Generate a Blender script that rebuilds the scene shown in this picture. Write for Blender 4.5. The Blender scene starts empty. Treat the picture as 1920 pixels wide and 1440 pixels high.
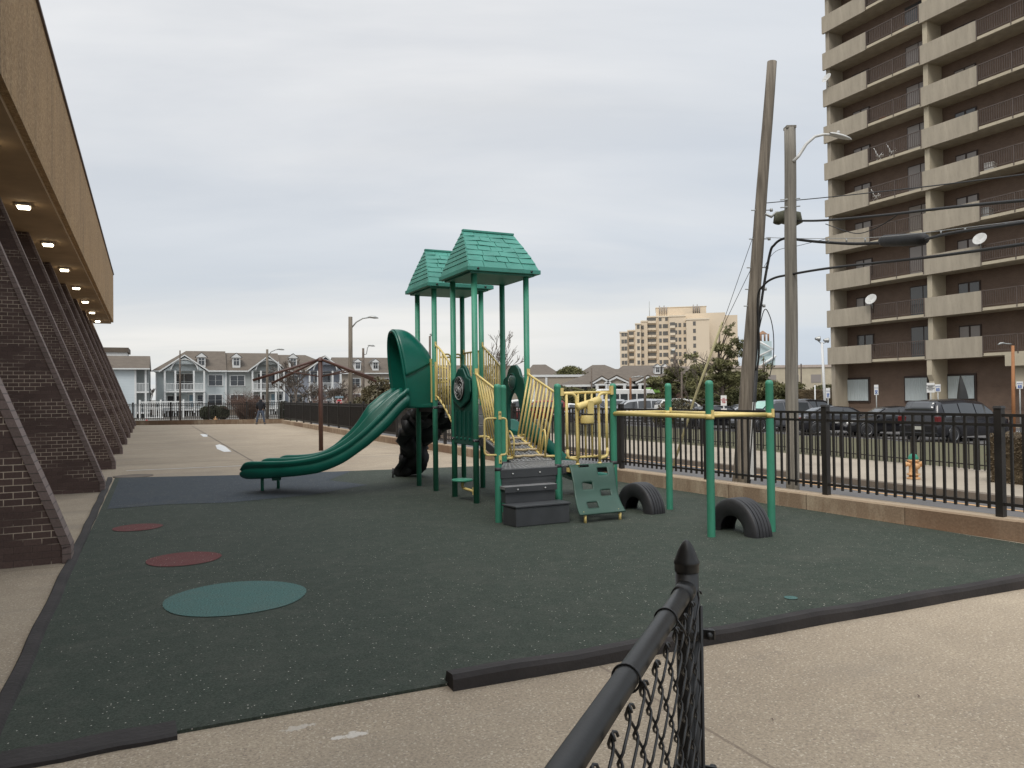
import bpy, bmesh, math, random
from mathutils import Vector as V3, Matrix, noise
random.seed(7)
COL = bpy.context.scene.collection
SC = bpy.context.scene
R = math.radians
PI = math.pi
# ---------------------------------------------------------------- camera
CAM_H = 1.75; PITCH = R(.84); ROLL = .012; F = 1440.0
fwd = V3((0, math.cos(PITCH), math.sin(PITCH)))
up0 = V3((0, -math.sin(PITCH), math.cos(PITCH)))
rt0 = V3((1, 0, 0))
cr, sr = math.cos(ROLL), math.sin(ROLL)
RT = rt0 * cr - up0 * sr
UP = up0 * cr + rt0 * sr
CP = V3((0, 0, CAM_H))
def ray(px, py): return fwd + RT * ((px - 960) / F) - UP * ((py - 720) / F)
def P(px, py, z=0.0):            # point of the plane z that the photograph shows at px, py
    d = ray(px, py); return CP + d * ((z - CAM_H) / d.z)
def A(px, py, Y):                # point at depth Y
    d = ray(px, py); return CP + d * (Y / d.y)
cam = bpy.data.cameras.new('camera'); cam.lens = 27; cam.sensor_width = 36; cam.clip_start = .05; cam.clip_end = 6000
co = bpy.data.objects.new('camera', cam); COL.objects.link(co)
co.matrix_world = Matrix(((RT.x, UP.x, -fwd.x, 0), (RT.y, UP.y, -fwd.y, 0), (RT.z, UP.z, -fwd.z, CAM_H), (0, 0, 0, 1)))
SC.camera = co
# site frame: a to the right across the plaza, b away along the brick building
BR = R(25.34); cb, sb = math.cos(BR), math.sin(BR)
def W(a, b, z=0.0): return V3((cb * a - sb * b, sb * a + cb * b, z))
def AB(p): return (p.x * cb + p.y * sb, -p.x * sb + p.y * cb)
# ---------------------------------------------------------------- mesh builder
class MB:
    def __init__(s, T=None): s.v = []; s.f = []; s.s = []; s.T = T
    def add(s, vs, fs, smooth=False):
        n = len(s.v)
        for p in vs:
            p = V3(p); s.v.append(s.T @ p if s.T else p)
        for f in fs: s.f.append([i + n for i in f]); s.s.append(smooth)
        return s
    def box(s, c, d, rz=0.0, top=1.0):
        x, y, z = d[0] / 2, d[1] / 2, d[2] / 2
        M = Matrix.Translation(V3(c)) @ Matrix.Rotation(rz, 4, 'Z')
        vs = [M @ V3(p) for p in ((-x, -y, -z), (x, -y, -z), (x, y, -z), (-x, y, -z), (-x * top, -y * top, z), (x * top, -y * top, z), (x * top, y * top, z), (-x * top, y * top, z))]
        return s.add(vs, ((0, 3, 2, 1), (4, 5, 6, 7), (0, 1, 5, 4), (1, 2, 6, 5), (2, 3, 7, 6), (3, 0, 4, 7)))
    def b2(s, p0, p1):          # box from corner to corner
        return s.box([(p0[i] + p1[i]) / 2 for i in range(3)], [abs(p1[i] - p0[i]) for i in range(3)])
    def prism(s, poly, ext, smooth=False):   # planar polygon extruded by a vector
        n = len(poly); ext = V3(ext)
        vs = [V3(p) for p in poly] + [V3(p) + ext for p in poly]
        fs = [list(range(n))[::-1], list(range(n, 2 * n))] + [(i, (i + 1) % n, n + (i + 1) % n, n + i) for i in range(n)]
        return s.add(vs, fs, smooth)
    def tube(s, pts, r, n=8, closed=False, cap=True):
        pts = [V3(p) for p in pts]; m = len(pts)
        rs = r if isinstance(r, (list, tuple)) else [r] * m
        vs = []; prev = None
        for i, p in enumerate(pts):
            if closed: t = pts[(i + 1) % m] - pts[i - 1]
            else: t = pts[min(i + 1, m - 1)] - pts[max(i - 1, 0)]
            if t.length < 1e-9: t = V3((0, 0, 1))
            t.normalize()
            if prev is None:
                ref = V3((0, 0, 1)) if abs(t.z) < .9 else V3((1, 0, 0))
                a = ref.cross(t).normalized()
            else:
                a = prev - t * prev.dot(t)
                if a.length < 1e-6: a = t.orthogonal()
                a.normalize()
            prev = a; b = t.cross(a)
            for k in range(n):
                w = 2 * PI * k / n
                vs.append(p + (a * math.cos(w) + b * math.sin(w)) * rs[i])
        fs = []
        for i in range(m if closed else m - 1):
            j = (i + 1) % m
            for k in range(n): fs.append((i * n + k, i * n + (k + 1) % n, j * n + (k + 1) % n, j * n + k))
        if cap and not closed: fs += [list(range(n))[::-1], list(range((m - 1) * n, m * n))]
        return s.add(vs, fs, True)
    def lathe(s, prof, c=(0, 0, 0), n=20, axis='Z', cap=True):
        vs = []; c = V3(c)
        for r, z in prof:
            for k in range(n):
                w = 2 * PI * k / n; x, y = r * math.cos(w), r * math.sin(w)
                vs.append(c + (V3((x, y, z)) if axis == 'Z' else V3((z, x, y)) if axis == 'X' else V3((x, z, y))))
        m = len(prof); fs = [(i * n + k, i * n + (k + 1) % n, (i + 1) * n + (k + 1) % n, (i + 1) * n + k) for i in range(m - 1) for k in range(n)]
        if cap: fs += [list(range(n))[::-1], list(range((m - 1) * n, m * n))]
        return s.add(vs, fs, True)
    def grid(s, fn, nu, nv, smooth=True, skip=None):
        vs = [fn(i / nu, j / nv) for j in range(nv + 1) for i in range(nu + 1)]
        fs = [(j * (nu + 1) + i, j * (nu + 1) + i + 1, (j + 1) * (nu + 1) + i + 1, (j + 1) * (nu + 1) + i) for j in range(nv) for i in range(nu) if not (skip and skip(i, j))]
        return s.add(vs, fs, smooth)
    def build(s, name, mat, parent=None, fix=True, bevel=0, solid=0, sub=0, uv=True):
        me = bpy.data.meshes.new(name)
        me.from_pydata([tuple(p) for p in s.v], [], s.f); me.polygons.foreach_set('use_smooth', s.s)
        if fix:
            bm = bmesh.new(); bm.from_mesh(me); bmesh.ops.recalc_face_normals(bm, faces=bm.faces); bm.to_mesh(me); bm.free()
        if uv and len(me.polygons) < 60000:
            ul = me.uv_layers.new(name='uv').data; vv = me.vertices
            for pl in me.polygons:
                nn = pl.normal; h = math.hypot(nn.x, nn.y)
                for li in pl.loop_indices:
                    p = vv[me.loops[li].vertex_index].co
                    if abs(nn.z) > .93 or h < 1e-6: ul[li].uv = (p.x, p.y)
                    else: ul[li].uv = ((-nn.y * p.x + nn.x * p.y) / h, p.z / h)
        me.materials.append(mat)
        o = bpy.data.objects.new(name, me); COL.objects.link(o)
        if parent: o.parent = parent
        if solid: m = o.modifiers.new('s', 'SOLIDIFY'); m.thickness = solid; m.offset = 0
        if sub: m = o.modifiers.new('u', 'SUBSURF'); m.levels = sub; m.render_levels = sub
        if bevel:
            m = o.modifiers.new('b', 'BEVEL'); m.width = bevel; m.segments = 2; m.limit_method = 'ANGLE'; m.angle_limit = R(40)
        return o
def arc(c, r, a0, a1, n, ax=(1, 0, 0), ay=(0, 0, 1)):
    c = V3(c); ax = V3(ax); ay = V3(ay)
    return [c + ax * (r * math.cos(a0 + (a1 - a0) * i / n)) + ay * (r * math.sin(a0 + (a1 - a0) * i / n)) for i in range(n + 1)]
def fillet(pts, r, n=5, closed=False):    # polyline with rounded corners
    pts = [V3(p) for p in pts]; out = []; m = len(pts)
    for i, p in enumerate(pts):
        if not closed and i in (0, m - 1): out.append(p); continue
        a = pts[i - 1] - p; b = pts[(i + 1) % m] - p
        rr = min(r, a.length * .45, b.length * .45); a = p + a.normalized() * rr; b = p + b.normalized() * rr
        for k in range(n + 1):
            t = k / n; out.append(a * (1 - t) ** 2 + p * (2 * t * (1 - t)) + b * t * t)
    return out
def tag(o, label, cat, group=None, kind=None):
    if label: o['label'] = label
    if cat: o['category'] = cat
    if group: o['group'] = group
    if kind: o['kind'] = kind
    return o
def thing(name, label, cat, loc=(0, 0, 0), rz=0.0, group=None):
    o = bpy.data.objects.new(name, None); COL.objects.link(o); o.empty_display_size = .2
    o.location = loc; o.rotation_euler = (0, 0, rz); return tag(o, label, cat, group)
def struct(mb, name, m, **k):
    o = mb.build(name, m, **k); o['kind'] = 'structure'; return o
def dup(root, loc, rz=None, label=None):
    def cp(o, par):
        c = o.copy(); COL.objects.link(c); c.parent = par
        for ch in [x for x in ALLCH.get(o.name, [])]: cp(ch, c)
        return c
    ALLCH = {}
    for x in bpy.data.objects:
        if x.parent: ALLCH.setdefault(x.parent.name, []).append(x)
    r = cp(root, None); r.location = loc
    if rz is not None: r.rotation_euler = (0, 0, rz)
    if label: r['label'] = label
    return r
def copyo(o, parent, loc):
    c = o.copy(); COL.objects.link(c); c.parent = parent; c.location = loc; return c
# ---------------------------------------------------------------- materials
def newmat(name):
    m = bpy.data.materials.new(name); m.use_nodes = True; nt = m.node_tree
    return m, nt, nt.nodes['Principled BSDF']
def N(nt, t, **k):
    n = nt.nodes.new(t)
    for a, b in k.items():
        if a.startswith('i_'): n.inputs[a[2:].replace('_', ' ')].default_value = b
        else: setattr(n, a, b)
    return n
def c4(c, f=1.0): return (min(c[0] * f, 1), min(c[1] * f, 1), min(c[2] * f, 1), 1)
def mix(nt, fac, a, b, mode='MIX'):
    n = nt.nodes.new('ShaderNodeMix'); n.data_type = 'RGBA'; n.blend_type = mode
    for sk, v in ((0, fac), (6, a), (7, b)):
        if isinstance(v, bpy.types.NodeSocket): nt.links.new(v, n.inputs[sk])
        else: n.inputs[sk].default_value = v
    return n.outputs[2]
def ramp(nt, src, p0, p1, c0=(0, 0, 0, 1), c1=(1, 1, 1, 1)):
    n = nt.nodes.new('ShaderNodeValToRGB'); e = n.color_ramp.elements
    e[0].position = p0; e[1].position = p1; e[0].color = c0; e[1].color = c1
    nt.links.new(src, n.inputs[0]); return n.outputs[0]
def nz(nt, vec, sc, det=4, rough=.55, dist=0.0):
    n = N(nt, 'ShaderNodeTexNoise'); n.inputs['Scale'].default_value = sc; n.inputs['Detail'].default_value = det
    n.inputs['Roughness'].default_value = rough; n.inputs['Distortion'].default_value = dist
    nt.links.new(vec, n.inputs['Vector']); return n.outputs['Fac']
def coords(nt, which='Object', sc=(1, 1, 1)):
    t = N(nt, 'ShaderNodeTexCoord'); m = N(nt, 'ShaderNodeMapping'); m.inputs['Scale'].default_value = sc
    nt.links.new(t.outputs[which], m.inputs[0]); return m.outputs[0]
def bump(nt, b, h, st, d=.01):
    n = N(nt, 'ShaderNodeBump'); n.inputs['Strength'].default_value = st; n.inputs['Distance'].default_value = d
    nt.links.new(h, n.inputs['Height']); nt.links.new(n.outputs[0], b.inputs['Normal'])
def mat(name, col, rough=.6, var=.15, sc=3.0, bs=0.0, bsc=40, metal=0, spec=.5, stretch=(1, 1, 1), col2=None, dirt=0):
    m, nt, b = newmat(name); v = coords(nt, sc=stretch)
    f = ramp(nt, nz(nt, v, sc, 6), .3, .7)
    c = mix(nt, f, c4(col, 1 - var), c4(col2, 1) if col2 else c4(col, 1 + var))
    if dirt:
        g = ramp(nt, nz(nt, v, sc * 4, 8, .7), .5, .8); c = mix(nt, g, c, c4(col, 1 - dirt))
    nt.links.new(c, b.inputs['Base Color'])
    b.inputs['Roughness'].default_value = rough; b.inputs['Metallic'].default_value = metal
    b.inputs['Specular IOR Level'].default_value = spec
    if bs: bump(nt, b, nz(nt, v, bsc, 5), bs)
    return m
def glass(name, col, rough=.08):
    m, nt, b = newmat(name); b.inputs['Base Color'].default_value = c4(col); b.inputs['Roughness'].default_value = rough
    b.inputs['Specular IOR Level'].default_value = .8
    v = coords(nt); bump(nt, b, nz(nt, v, 1.5, 2), .15, .02); return m
def emit(name, col, st):
    m, nt, b = newmat(name); b.inputs['Base Color'].default_value = c4(col); b.inputs['Emission Color'].default_value = c4(col); b.inputs['Emission Strength'].default_value = st; return m
def brickmat(name, c1, c2, mortar, bw=.2, bh=.067, ms=.008, off=.5, rough=.85, patch=None, var=0.0, bmp=.4):
    m, nt, b = newmat(name); v = coords(nt, 'UV')
    t = N(nt, 'ShaderNodeTexBrick', offset=off); nt.links.new(v, t.inputs['Vector'])
    t.inputs['Color1'].default_value = c4(c1); t.inputs['Color2'].default_value = c4(c2); t.inputs['Mortar'].default_value = c4(mortar)
    t.inputs['Scale'].default_value = 1; t.inputs['Brick Width'].default_value = bw; t.inputs['Row Height'].default_value = bh
    t.inputs['Mortar Size'].default_value = ms; t.inputs['Mortar Smooth'].default_value = .2; t.inputs['Bias'].default_value = 0
    c = t.outputs['Color']
    if patch:       # mortar that is dark-stained in places, clean in others
        g = ramp(nt, nz(nt, coords(nt, 'UV', (.35, 1.6, 1)), 1.3, 3), .46, .54)
        dk = mix(nt, t.outputs['Fac'], c, c4(patch)); c = mix(nt, g, c, dk)
    w = ramp(nt, nz(nt, v, 1.2, 6), .3, .75); c = mix(nt, w, c, mix(nt, .25 + var, c, (.0, .0, .0, 1)))
    fine = nz(nt, v, 45, 4); c = mix(nt, .35, c, mix(nt, fine, (0, 0, 0, 1), (1, 1, 1, 1)), 'OVERLAY')
    nt.links.new(c, b.inputs['Base Color']); b.inputs['Roughness'].default_value = rough
    inv = N(nt, 'ShaderNodeMath', operation='MULTIPLY_ADD'); inv.inputs[1].default_value = -1; inv.inputs[2].default_value = 1
    nt.links.new(t.outputs['Fac'], inv.inputs[0]); bump(nt, b, inv.outputs[0], bmp, .006)
    return m
M = {}
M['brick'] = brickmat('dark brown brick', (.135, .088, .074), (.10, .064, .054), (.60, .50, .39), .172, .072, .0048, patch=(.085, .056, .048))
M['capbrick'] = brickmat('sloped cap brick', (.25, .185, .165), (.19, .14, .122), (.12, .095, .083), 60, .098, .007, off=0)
def pebble():
    m, nt, b = newmat('ochre pebble stucco'); v = coords(nt); g = nz(nt, v, 14, 9, .85); big = ramp(nt, nz(nt, v, .6, 5), .3, .7)
    c = mix(nt, big, (.33, .205, .095, 1), (.41, .26, .125, 1)); sk = ramp(nt, nz(nt, coords(nt, sc=(1.5, 1.5, .12)), 1.4, 6, .6), .5, .75); c = mix(nt, sk, c, (.20, .125, .06, 1)); c = mix(nt, ramp(nt, g, .50, .62), c, (.60, .43, .25, 1)); c = mix(nt, ramp(nt, g, .38, .46, (1, 1, 1, 1), (0, 0, 0, 1)), c, (.17, .10, .05, 1))
    nt.links.new(c, b.inputs['Base Color']); b.inputs['Roughness'].default_value = .9; bump(nt, b, g, .8, .03); return m
M['stucco'] = pebble()
M['soffit'] = mat('soffit plaster', (.36, .245, .14), .9, .15, 1, .1)
M['flashing'] = mat('roof flashing', (.08, .05, .04), .6)
M['lampbody'] = mat('fixture metal', (.45, .42, .38), .5)
M['lampglow'] = emit('fixture lens', (1, .86, .60), 14)
M['black'] = mat('black coated steel', (.018, .018, .017), .42, .3, 5, .05, 60)
M['blackvinyl'] = mat('black vinyl wire', (.022, .022, .022), .35, .3, 20)
M['fenceblack'] = mat('black fence paint', (.020, .017, .015), .5, .35, 3)
M['rubberedge'] = mat('rubber edging', (.026, .022, .021), .8, .4, 3, .6, 25, dirt=.3)
M['tyre'] = mat('old tyre rubber', (.026, .026, .028), .5, .35, 5, .2, 60)
M['green'] = mat('green post enamel', (.055, .275, .175), .46, .2, 2.2, .05, 25, dirt=.35, stretch=(1, 1, .5))
M['dgreen'] = mat('dark green plastic', (.004, .115, .080), .33, .18, 2, .06, 60, dirt=.15)
M['panelgreen'] = mat('climbing panel green', (.038, .088, .065), .5, .12, 3, .05, dirt=.2)
M['deepgreen'] = mat('deep green panel', (.006, .07, .05), .4, .2, 3)
M['roofgreen'] = mat('teal roof plastic', (.058, .262, .205), .55, .2, 2.5, .12, 30, dirt=.35)
M['yellow'] = mat('cream yellow enamel', (.72, .565, .215), .42, .14, 4, .05, dirt=.18)
M['wavy'] = mat('sun bleached rung', (.5, .4, .24), .6, .2)
M['greydeck'] = mat('grey coated deck', (.20, .20, .20), .55, .2, 6, .2, 60)
M['greystep'] = mat('dark grey step plank', (.052, .055, .058), .55, .2, 3, .1, dirt=.2)
M['rock'] = mat('black moulded rock', (.016, .016, .017), .6, .4, 3, .5, 14)
M['bolt'] = mat('zinc bolt', (.6, .6, .58), .35, metal=.7)
M['clear'] = glass('clear bubble', (.05, .09, .08), .08)
M['white'] = mat('white paint', (.72, .72, .70), .6, .06)
M['discblack'] = mat('disc black', (.012, .012, .012), .4)
M['brownsteel'] = mat('brown painted steel', (.085, .04, .03), .5, .3, 4, .1, dirt=.4)
M['wood'] = mat('weathered pole wood', (.135, .112, .085), .85, .35, 2.6, .9, 10, stretch=(7, 7, .3), col2=(.28, .24, .19), dirt=.65)
M['wood2'] = mat('grey pole wood', (.17, .155, .13), .85, .3, 2.6, .9, 10, stretch=(7, 7, .3), col2=(.30, .275, .23), dirt=.6)
M['cable'] = mat('cable', (.02, .02, .02), .6)
M['galv'] = mat('galvanised', (.38, .39, .38), .45, .1, metal=.4)
M['greymetal'] = mat('pale grey metal', (.5, .5, .48), .45)
M['window'] = glass('dark window', (.05, .055, .06))
M['window2'] = glass('curtained window', (.26, .23, .21), .3)
M['curtain'] = mat('pale curtain', (.48, .54, .55), .8, .12, 6, stretch=(6, 6, .2))
M['trimwhite'] = mat('white trim', (.66, .67, .66), .6, .05)
M['aptbrick'] = brickmat('brown apartment brick', (.185, .125, .09), (.155, .105, .078), (.20, .15, .12), .2, .07, .008, bmp=.1)
M['aptbeige'] = mat('beige cast concrete', (.37, .325, .255), .9, .16, .9, .3, 12, dirt=.32, stretch=(2.2, 2.2, .4))
M['aptlight'] = mat('pale cast concrete', (.47, .415, .31), .9, .12, .7, .2, dirt=.2)
M['rail'] = mat('brown railing', (.095, .072, .06), .5)
M['asphalt'] = mat('asphalt', (.115, .11, .108), .9, .15, .8, .4, 60)
M['sidewalk'] = mat('sidewalk concrete', (.35, .30, .235), .9, .15, .6, .2, dirt=.2)
M['kerb'] = mat('kerb stone', (.17, .14, .11), .9, .25, 2)
M['orange'] = mat('curb paint', (.5, .30, .14), .8, .25, 3)
M['grass'] = mat('winter grass', (.15, .13, .075), .95, .3, 2.5, .8, 25, col2=(.10, .10, .05))
M['ground'] = mat('far ground', (.14, .13, .115), .95, .2, .1)
M['bark'] = mat('grey bark', (.13, .105, .085), .9, .3, 6, .5, 20)
M['bark2'] = mat('twig brown', (.125, .085, .068), .9, .3, 3)
M['pine'] = mat('pine needles', (.095, .115, .042), .8, .5, .8, col2=(.22, .21, .09))
M['hollly'] = mat('mixed evergreen leaf', (.085, .085, .035), .6, .5, .8, col2=(.19, .155, .085))
M['bushg'] = mat('clipped hedge leaf', (.04, .052, .028), .8, .4, 1, col2=(.07, .075, .04))
M['drybush'] = mat('dry twigs', (.14, .085, .065), .95, .4, 1)
# ---------------------------------------------------------------- world + sun
def make_world():
    w = bpy.data.worlds.new('World'); SC.world = w; w.use_nodes = True; nt = w.node_tree
    bg = nt.nodes['Background']; bg.inputs['Strength'].default_value = .1
    sky = N(nt, 'ShaderNodeTexSky'); sky.sky_type = 'NISHITA'; sky.sun_disc = False; sky.sun_elevation = R(38); sky.sun_rotation = R(200); sky.air_density = 1; sky.dust_density = 2
    tc = N(nt, 'ShaderNodeTexCoord'); sp = N(nt, 'ShaderNodeSeparateXYZ'); nt.links.new(tc.outputs['Generated'], sp.inputs[0])
    # cloud deck: project the direction on a plane overhead
    zc = N(nt, 'ShaderNodeMath', operation='MAXIMUM'); zc.inputs[1].default_value = .0; nt.links.new(sp.outputs[2], zc.inputs[0])
    za = N(nt, 'ShaderNodeMath', operation='ADD'); za.inputs[1].default_value = .16; nt.links.new(zc.outputs[0], za.inputs[0])
    dx = N(nt, 'ShaderNodeMath', operation='DIVIDE'); dy = N(nt, 'ShaderNodeMath', operation='DIVIDE')
    nt.links.new(sp.outputs[0], dx.inputs[0]); nt.links.new(za.outputs[0], dx.inputs[1]); nt.links.new(sp.outputs[1], dy.inputs[0]); nt.links.new(za.outputs[0], dy.inputs[1])
    cb_ = N(nt, 'ShaderNodeCombineXYZ'); nt.links.new(dx.outputs[0], cb_.inputs[0]); nt.links.new(dy.outputs[0], cb_.inputs[1])
    mp = N(nt, 'ShaderNodeMapping'); mp.inputs['Scale'].default_value = (.42, 1.0, 1); mp.inputs['Rotation'].default_value = (0, 0, R(-14)); mp.inputs['Location'].default_value = (3.1, 1.7, 0)
    nt.links.new(cb_.outputs[0], mp.inputs[0])
    n1 = ramp(nt, nz(nt, mp.outputs[0], .8, 7, .5, .4), .40, .60)
    n2 = ramp(nt, nz(nt, mp.outputs[0], 1.3, 6, .55, .3), .38, .64)
    lo = ramp(nt, sp.outputs[2], .0, .17)
    hi = ramp(nt, sp.outputs[2], .10, .42)
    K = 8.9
    def g(r, gg, b): return (r, gg, b, 1)
    grey = g(.60, .645, .70); wht = g(.83, .83, .83); cream = g(.90, .865, .80); blue = g(.52, .60, .70)
    mp2 = N(nt, 'ShaderNodeMapping'); mp2.inputs['Scale'].default_value = (.22, 1.1, 1); mp2.inputs['Rotation'].default_value = (0, 0, R(-9)); mp2.inputs['Location'].default_value = (1.3, 4.7, 0)
    nt.links.new(cb_.outputs[0], mp2.inputs[0]); n3 = ramp(nt, nz(nt, mp2.outputs[0], 1.5, 6, .55, .5), .44, .60)
    base = mix(nt, n1, grey, mix(nt, n3, wht, cream))
    base = mix(nt, hi, base, mix(nt, n2, g(.68, .70, .73), g(.88, .88, .88)))
    rx = ramp(nt, sp.outputs[0], .0, .4)
    horiz = mix(nt, n3, mix(nt, rx, cream, blue), mix(nt, rx, g(.70, .73, .75), g(.58, .64, .72)))
    c = mix(nt, lo, mix(nt, .75, base, horiz), base)
    rs = N(nt, 'ShaderNodeMath', operation='MULTIPLY'); nt.links.new(rx, rs.inputs[0]); rs.inputs[1].default_value = .38
    c = mix(nt, rs.outputs[0], c, blue)
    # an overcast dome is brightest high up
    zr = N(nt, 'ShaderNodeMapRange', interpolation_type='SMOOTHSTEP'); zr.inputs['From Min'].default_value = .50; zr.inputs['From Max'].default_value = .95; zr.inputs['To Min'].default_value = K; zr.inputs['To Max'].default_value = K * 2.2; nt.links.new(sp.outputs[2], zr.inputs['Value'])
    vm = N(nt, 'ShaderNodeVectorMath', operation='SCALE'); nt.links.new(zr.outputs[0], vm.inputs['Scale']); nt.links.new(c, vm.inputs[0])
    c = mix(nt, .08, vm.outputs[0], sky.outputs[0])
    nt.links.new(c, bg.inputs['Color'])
    sl = bpy.data.lights.new('sun', 'SUN'); sl.energy = 1.5; sl.angle = R(22); sl.color = (1, .96, .9)
    so = bpy.data.objects.new('sun', sl); COL.objects.link(so); so.location = (0, -5, 30)
    el, az = R(52), R(200)   # from behind the camera, a little to its left
    d = V3((math.sin(az) * math.cos(el), math.cos(az) * math.cos(el), math.sin(el)))
    so.rotation_euler = d.to_track_quat('Z', 'Y').to_euler()
    sky.sun_elevation = el; sky.sun_rotation = az
make_world()
SC.view_settings.view_transform = 'Standard'; SC.view_settings.look = 'None'; SC.view_settings.exposure = .25; SC.view_settings.gamma = 1
# ---------------------------------------------------------------- ground materials
def concrete_mat():
    m, nt, b = newmat('plaza concrete'); v = coords(nt)
    big = ramp(nt, nz(nt, v, .35, 6, .6), .3, .72); fine = nz(nt, v, 60, 4, .7); mid = ramp(nt, nz(nt, v, 3.2, 7, .65), .35, .7)
    c = mix(nt, big, (.31, .25, .18, 1), (.43, .355, .26, 1))
    c = mix(nt, mid, mix(nt, .22, c, (.16, .13, .10, 1)), c)
    c = mix(nt, .55, c, mix(nt, ramp(nt, fine, .25, .75), (.1, .1, .1, 1), (.9, .9, .9, 1)), 'OVERLAY')
    # exposed aggregate speckle
    vo = N(nt, 'ShaderNodeTexVoronoi'); vo.inputs['Scale'].default_value = 110; nt.links.new(v, vo.inputs['Vector'])
    sp = N(nt, 'ShaderNodeSeparateColor'); nt.links.new(vo.outputs['Color'], sp.inputs[0])
    c = mix(nt, ramp(nt, sp.outputs[0], .93, .96), c, (.50, .43, .33, 1)); c = mix(nt, ramp(nt, sp.outputs[1], .95, .97), c, (.25, .20, .155, 1))
    # stains streaked along the plaza
    st = ramp(nt, nz(nt, coords(nt, sc=(.25, 1.4, 1)), .9, 6, .6, .6), .52, .66)
    stm = N(nt, 'ShaderNodeMath', operation='MULTIPLY'); stm.inputs[1].default_value = .5; nt.links.new(st, stm.inputs[0])
    c = mix(nt, stm.outputs[0], c, (.25, .215, .17, 1))
    w = ramp(nt, nz(nt, v, 1.1, 8, .7), .66, .72); wm = N(nt, 'ShaderNodeMath', operation='MULTIPLY'); wm.inputs[1].default_value = .45; nt.links.new(w, wm.inputs[0])
    c = mix(nt, wm.outputs[0], c, (.62, .58, .52, 1))
    def blot(px, py, rx, ry, col, amt, c):
        a_, b_ = AB(P(px, py)); mp = N(nt, 'ShaderNodeMapping'); mp.inputs['Location'].default_value = (-a_ / rx, -b_ / ry, 0); mp.inputs['Scale'].default_value = (1 / rx, 1 / ry, 1)
        tc = N(nt, 'ShaderNodeTexCoord'); nt.links.new(tc.outputs['Object'], mp.inputs[0]); ln = N(nt, 'ShaderNodeVectorMath', operation='LENGTH'); sx = N(nt, 'ShaderNodeVectorMath', operation='MULTIPLY'); sx.inputs[1].default_value = (1, 1, 0)
        nt.links.new(mp.outputs[0], sx.inputs[0]); nt.links.new(sx.outputs[0], ln.inputs[0]); ad = N(nt, 'ShaderNodeMath', operation='MULTIPLY_ADD'); nt.links.new(nz(nt, v, 9, 8, .7), ad.inputs[0]); ad.inputs[1].default_value = 1.6; nt.links.new(ln.outputs['Value'], ad.inputs[2])
        k = ramp(nt, ad.outputs[0], .95, 1.75, (amt, amt, amt, 1), (0, 0, 0, 1)); return mix(nt, k, c, col)
    c = blot(655, 1380, .55, .16, (.66, .62, .56, 1), .75, c); c = blot(560, 1362, .35, .14, (.60, .56, .50, 1), .5, c); c = blot(1850, 1112, .35, .12, (.6, .55, .5, 1), .5, c)
    c = blot(1420, 1230, .6, .3, (.22, .18, .14, 1), .35, c); c = blot(1620, 1380, .5, .25, (.24, .19, .15, 1), .3, c); c = blot(1250, 1330, .4, .2, (.24, .19, .15, 1), .3, c)
    c = blot(560, 835, 1.6, .5, (.22, .19, .15, 1), .4, c); c = blot(330, 850, 1.2, .4, (.24, .2, .16, 1), .3, c)
    # slab joints
    t = N(nt, 'ShaderNodeTexBrick', offset=0); jo = coords(nt); jo.node.inputs['Location'].default_value = (-2.62 + 46, -23.2 + 46, 0); nt.links.new(jo, t.inputs['Vector']); t.inputs['Scale'].default_value = 1
    t.inputs['Brick Width'].default_value = 4.6; t.inputs['Row Height'].default_value = 4.6; t.inputs['Mortar Size'].default_value = .012; t.inputs['Mortar Smooth'].default_value = .3
    jm = N(nt, 'ShaderNodeMath', operation='MULTIPLY'); jm.inputs[1].default_value = .6; nt.links.new(t.outputs['Fac'], jm.inputs[0])
    c = mix(nt, jm.outputs[0], c, (.16, .12, .09, 1))
    nt.links.new(c, b.inputs['Base Color']); b.inputs['Roughness'].default_value = .92; bump(nt, b, fine, .5, .006); return m
def rubber_mat(name, c0, c1, fleck=True):
    m, nt, b = newmat(name); v = coords(nt)
    g = nz(nt, v, 75, 6, .85); big = ramp(nt, nz(nt, v, .5, 5), .3, .7)
    c = mix(nt, big, c4(c0), c4(c1)); c = mix(nt, .62 if fleck else .8, c, mix(nt, ramp(nt, g, .36, .64), (.0, .0, .0, 1), c4(c1, 2.6)))
    wr = ramp(nt, nz(nt, v, 1.1, 7, .65, .8), .50, .72); wq = N(nt, 'ShaderNodeMath', operation='MULTIPLY'); wq.inputs[1].default_value = .22; nt.links.new(wr, wq.inputs[0]); c = mix(nt, wq.outputs[0], c, (.10, .098, .08, 1))
    mid = ramp(nt, nz(nt, v, 6, 8, .7), .45, .75); mm = N(nt, 'ShaderNodeMath', operation='MULTIPLY'); mm.inputs[1].default_value = .18; nt.links.new(mid, mm.inputs[0]); c = mix(nt, mm.outputs[0], c, (.15, .145, .12, 1))
    if fleck:
        for scv, thr, rad in ((7, .84, .05), (16, .92, .10), (34, .945, .18), (60, .955, .28)):
            vo = N(nt, 'ShaderNodeTexVoronoi'); vo.inputs['Scale'].default_value = scv; nt.links.new(v, vo.inputs['Vector'])
            sp = N(nt, 'ShaderNodeSeparateColor'); nt.links.new(vo.outputs['Color'], sp.inputs[0])
            a1 = ramp(nt, sp.outputs[0], thr, thr + .01); a2 = ramp(nt, vo.outputs['Distance'], rad * .6, rad, (1, 1, 1, 1), (0, 0, 0, 1))
            mu = N(nt, 'ShaderNodeMath', operation='MULTIPLY'); nt.links.new(a1, mu.inputs[0]); nt.links.new(a2, mu.inputs[1])
            c = mix(nt, mu.outputs[0], c, (.55, .53, .46, 1))
    nt.links.new(c, b.inputs['Base Color']); b.inputs['Roughness'].default_value = .85; b.inputs['Specular IOR Level'].default_value = .35; bump(nt, b, g, .8, .006); return m
M['concrete'] = concrete_mat()
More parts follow.
